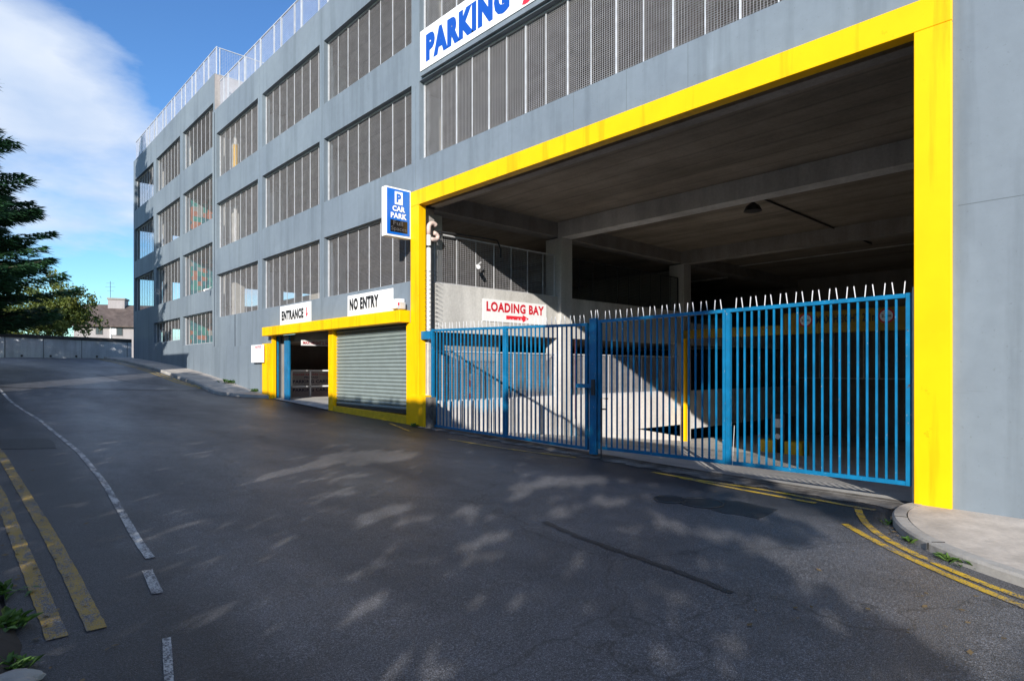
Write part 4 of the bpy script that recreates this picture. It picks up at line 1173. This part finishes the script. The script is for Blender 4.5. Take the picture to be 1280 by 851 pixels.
weed((8.1, 12.1, g(12.1)), 40, .16, 'dark weed tuft at the foot of the left yellow pillar', 7)
weed(G(4,785), 90, .16, 'leafy green weed at the bottom left edge of the road', 8)
weed(G(8,838), 90, .12, 'lower leafy weed beside the pale stone at the bottom left', 9)
weed(G(-4,745), 60, .14, 'small weed behind the leafy one at the left edge', 10)
lt = MB(); r = random.Random(8); pts = []
for _ in range(420):
    k = r.random()
    if k < .45: s_ = r.uniform(1.5, 22); x_ = 8.05-abs(r.gauss(0, .35)); 
    elif k < .7: s_ = r.uniform(-1, 2); x_ = r.uniform(3.5, 8); 
    else: s_ = r.uniform(2, 20); x_ = .35+abs(r.gauss(0, .25))
    pts.append((x_, s_, g(s_)+.012))
for p_ in pts:
    a_ = r.uniform(0, 6.28); q_ = r.uniform(.012, .03); d_ = Vector((math.cos(a_), math.sin(a_), r.uniform(-.2,.2)))*q_; e_ = Vector((-math.sin(a_), math.cos(a_), r.uniform(-.2,.3)))*q_*.6; P_ = Vector(p_)
    n_ = len(lt.v); lt.v += [tuple(P_-d_), tuple(P_+e_), tuple(P_+d_), tuple(P_-e_)]; lt.f.append((n_, n_+1, n_+2, n_+3))
o = lt.build('leaf_litter', plain('dry_leaf_litter', (.16,.11,.05), .8, var=.5, vs=20)); tag(o, 'small dry leaves and grit scattered along the road edges', 'leaf litter', kind='stuff')
p = G(6,856,.02); mb = MB(); r = random.Random(4)
import bmesh
bm = bmesh.new(); bmesh.ops.create_icosphere(bm, subdivisions=3, radius=1)
for v in bm.verts: v.co = Vector((v.co.x*.17, v.co.y*.10, v.co.z*.05))*(1+.12*math.sin(v.co.x*5)+.1*math.cos(v.co.y*7))
me = bpy.data.meshes.new('stone'); bm.to_mesh(me); bm.free(); me.materials.append(M['kerb'])
o = bpy.data.objects.new('stone', me); C.objects.link(o); o.location = p; tag(o, 'pale flat stone on the verge at the bottom left corner', 'stone')

# ------------------------------------------------------------------ light and sky
sd = SUN.normalized()
elev = math.asin(-sd.z); az = math.atan2(-sd.x, -sd.y)
L = bpy.data.lights.new('sun', 'SUN'); L.energy = 5.0; L.angle = math.radians(.5); L.color = (1, .955, .88)
lo = bpy.data.objects.new('sun', L); C.objects.link(lo); lo.rotation_euler = sd.to_track_quat('-Z', 'Y').to_euler(); lo.location = (-20, -15, 20)
w = bpy.data.worlds.new('World'); bpy.context.scene.world = w; w.use_nodes = True
nt = w.node_tree; bg = nt.nodes['Background']
sky = N(nt, 'ShaderNodeTexSky', sky_type='NISHITA'); sky.sun_disc = False; sky.sun_elevation = elev; sky.sun_rotation = az % (2*math.pi)
sky.air_density = 1.0; sky.dust_density = .1; sky.ozone_density = 1.6
tc = N(nt, 'ShaderNodeTexCoord'); sep = N(nt, 'ShaderNodeSeparateXYZ'); nt.links.new(tc.outputs['Generated'], sep.inputs[0])
den = N(nt, 'ShaderNodeMath', operation='ADD', i_1=.22); nt.links.new(sep.outputs[2], den.inputs[0])
dv = N(nt, 'ShaderNodeVectorMath', operation='DIVIDE'); cb = N(nt, 'ShaderNodeCombineXYZ')
for i in range(3): nt.links.new(den.outputs[0], cb.inputs[i])
nt.links.new(tc.outputs['Generated'], dv.inputs[0]); nt.links.new(cb.outputs[0], dv.inputs[1])
n1 = noise(nt, dv.outputs[0], 1.9, 8, .58, (1, 1, 3.2))
def blob(px, py, k):
    d = ray(px, py).normalized(); dp = N(nt, 'ShaderNodeVectorMath', operation='DOT_PRODUCT'); nr = N(nt, 'ShaderNodeVectorMath', operation='NORMALIZE')
    nt.links.new(tc.outputs['Generated'], nr.inputs[0]); nt.links.new(nr.outputs[0], dp.inputs[0]); dp.inputs[1].default_value = d
    mr = N(nt, 'ShaderNodeMapRange', interpolation_type='SMOOTHSTEP', i_1=k[0], i_2=1.0, i_3=0, i_4=k[1]); nt.links.new(dp.outputs['Value'], mr.inputs[0]); return mr.outputs[0]
acc = n1
for bb in (blob(70, 130, (.95, .26)), blob(200, 130, (.985, .2)), blob(60, 20, (.96,.12)), blob(290, 20, (.95, -.42)), blob(230, 50, (.985, -.2)), blob(40, 310, (.97, -.15)), blob(100, 215, (.990, .10)), blob(120, 300, (.985, -.12)), blob(270, -30, (.985, -.1))):
    a = N(nt, 'ShaderNodeMath', operation='ADD'); nt.links.new(acc, a.inputs[0]); nt.links.new(bb, a.inputs[1]); acc = a.outputs[0]
cm = ramp(nt, acc, [(.44, 0), (.55, .42), (.74, .93)])
n2 = noise(nt, dv.outputs[0], 4, 5, .5); cc = ramp(nt, n2, [(.3, (3.9,4.8,6.3)), (.7, (5.6,6.1,6.9))])
hs = N(nt, 'ShaderNodeHueSaturation', i_Saturation=1.12, i_Hue=.515); nt.links.new(sky.outputs[0], hs.inputs['Color'])
skc = mixc(nt, 1.0, hs.outputs[0], (.74,1.12,1.30), 'MULTIPLY')
out = mixc(nt, cm.outputs[0], skc, cc.outputs[0])
nt.links.new(out, bg.inputs[0]); bg.inputs[1].default_value = .12

cam = bpy.data.cameras.new('camera'); co = bpy.data.objects.new('camera', cam); C.objects.link(co)
cam.sensor_width = 36; cam.lens = FPX/1280*36; cam.shift_y = (VY-425.5)/1280; cam.clip_end = 2000; cam.clip_start = .05
co.location = (0, 0, EYE); co.rotation_euler = (math.pi/2, 0, -math.atan2(SN, CS))
sc = bpy.context.scene; sc.camera = co
sc.view_settings.view_transform = 'Standard'; sc.view_settings.look = 'None'; sc.view_settings.gamma = 1; sc.view_settings.exposure = .35
sc.cycles.use_denoising = True
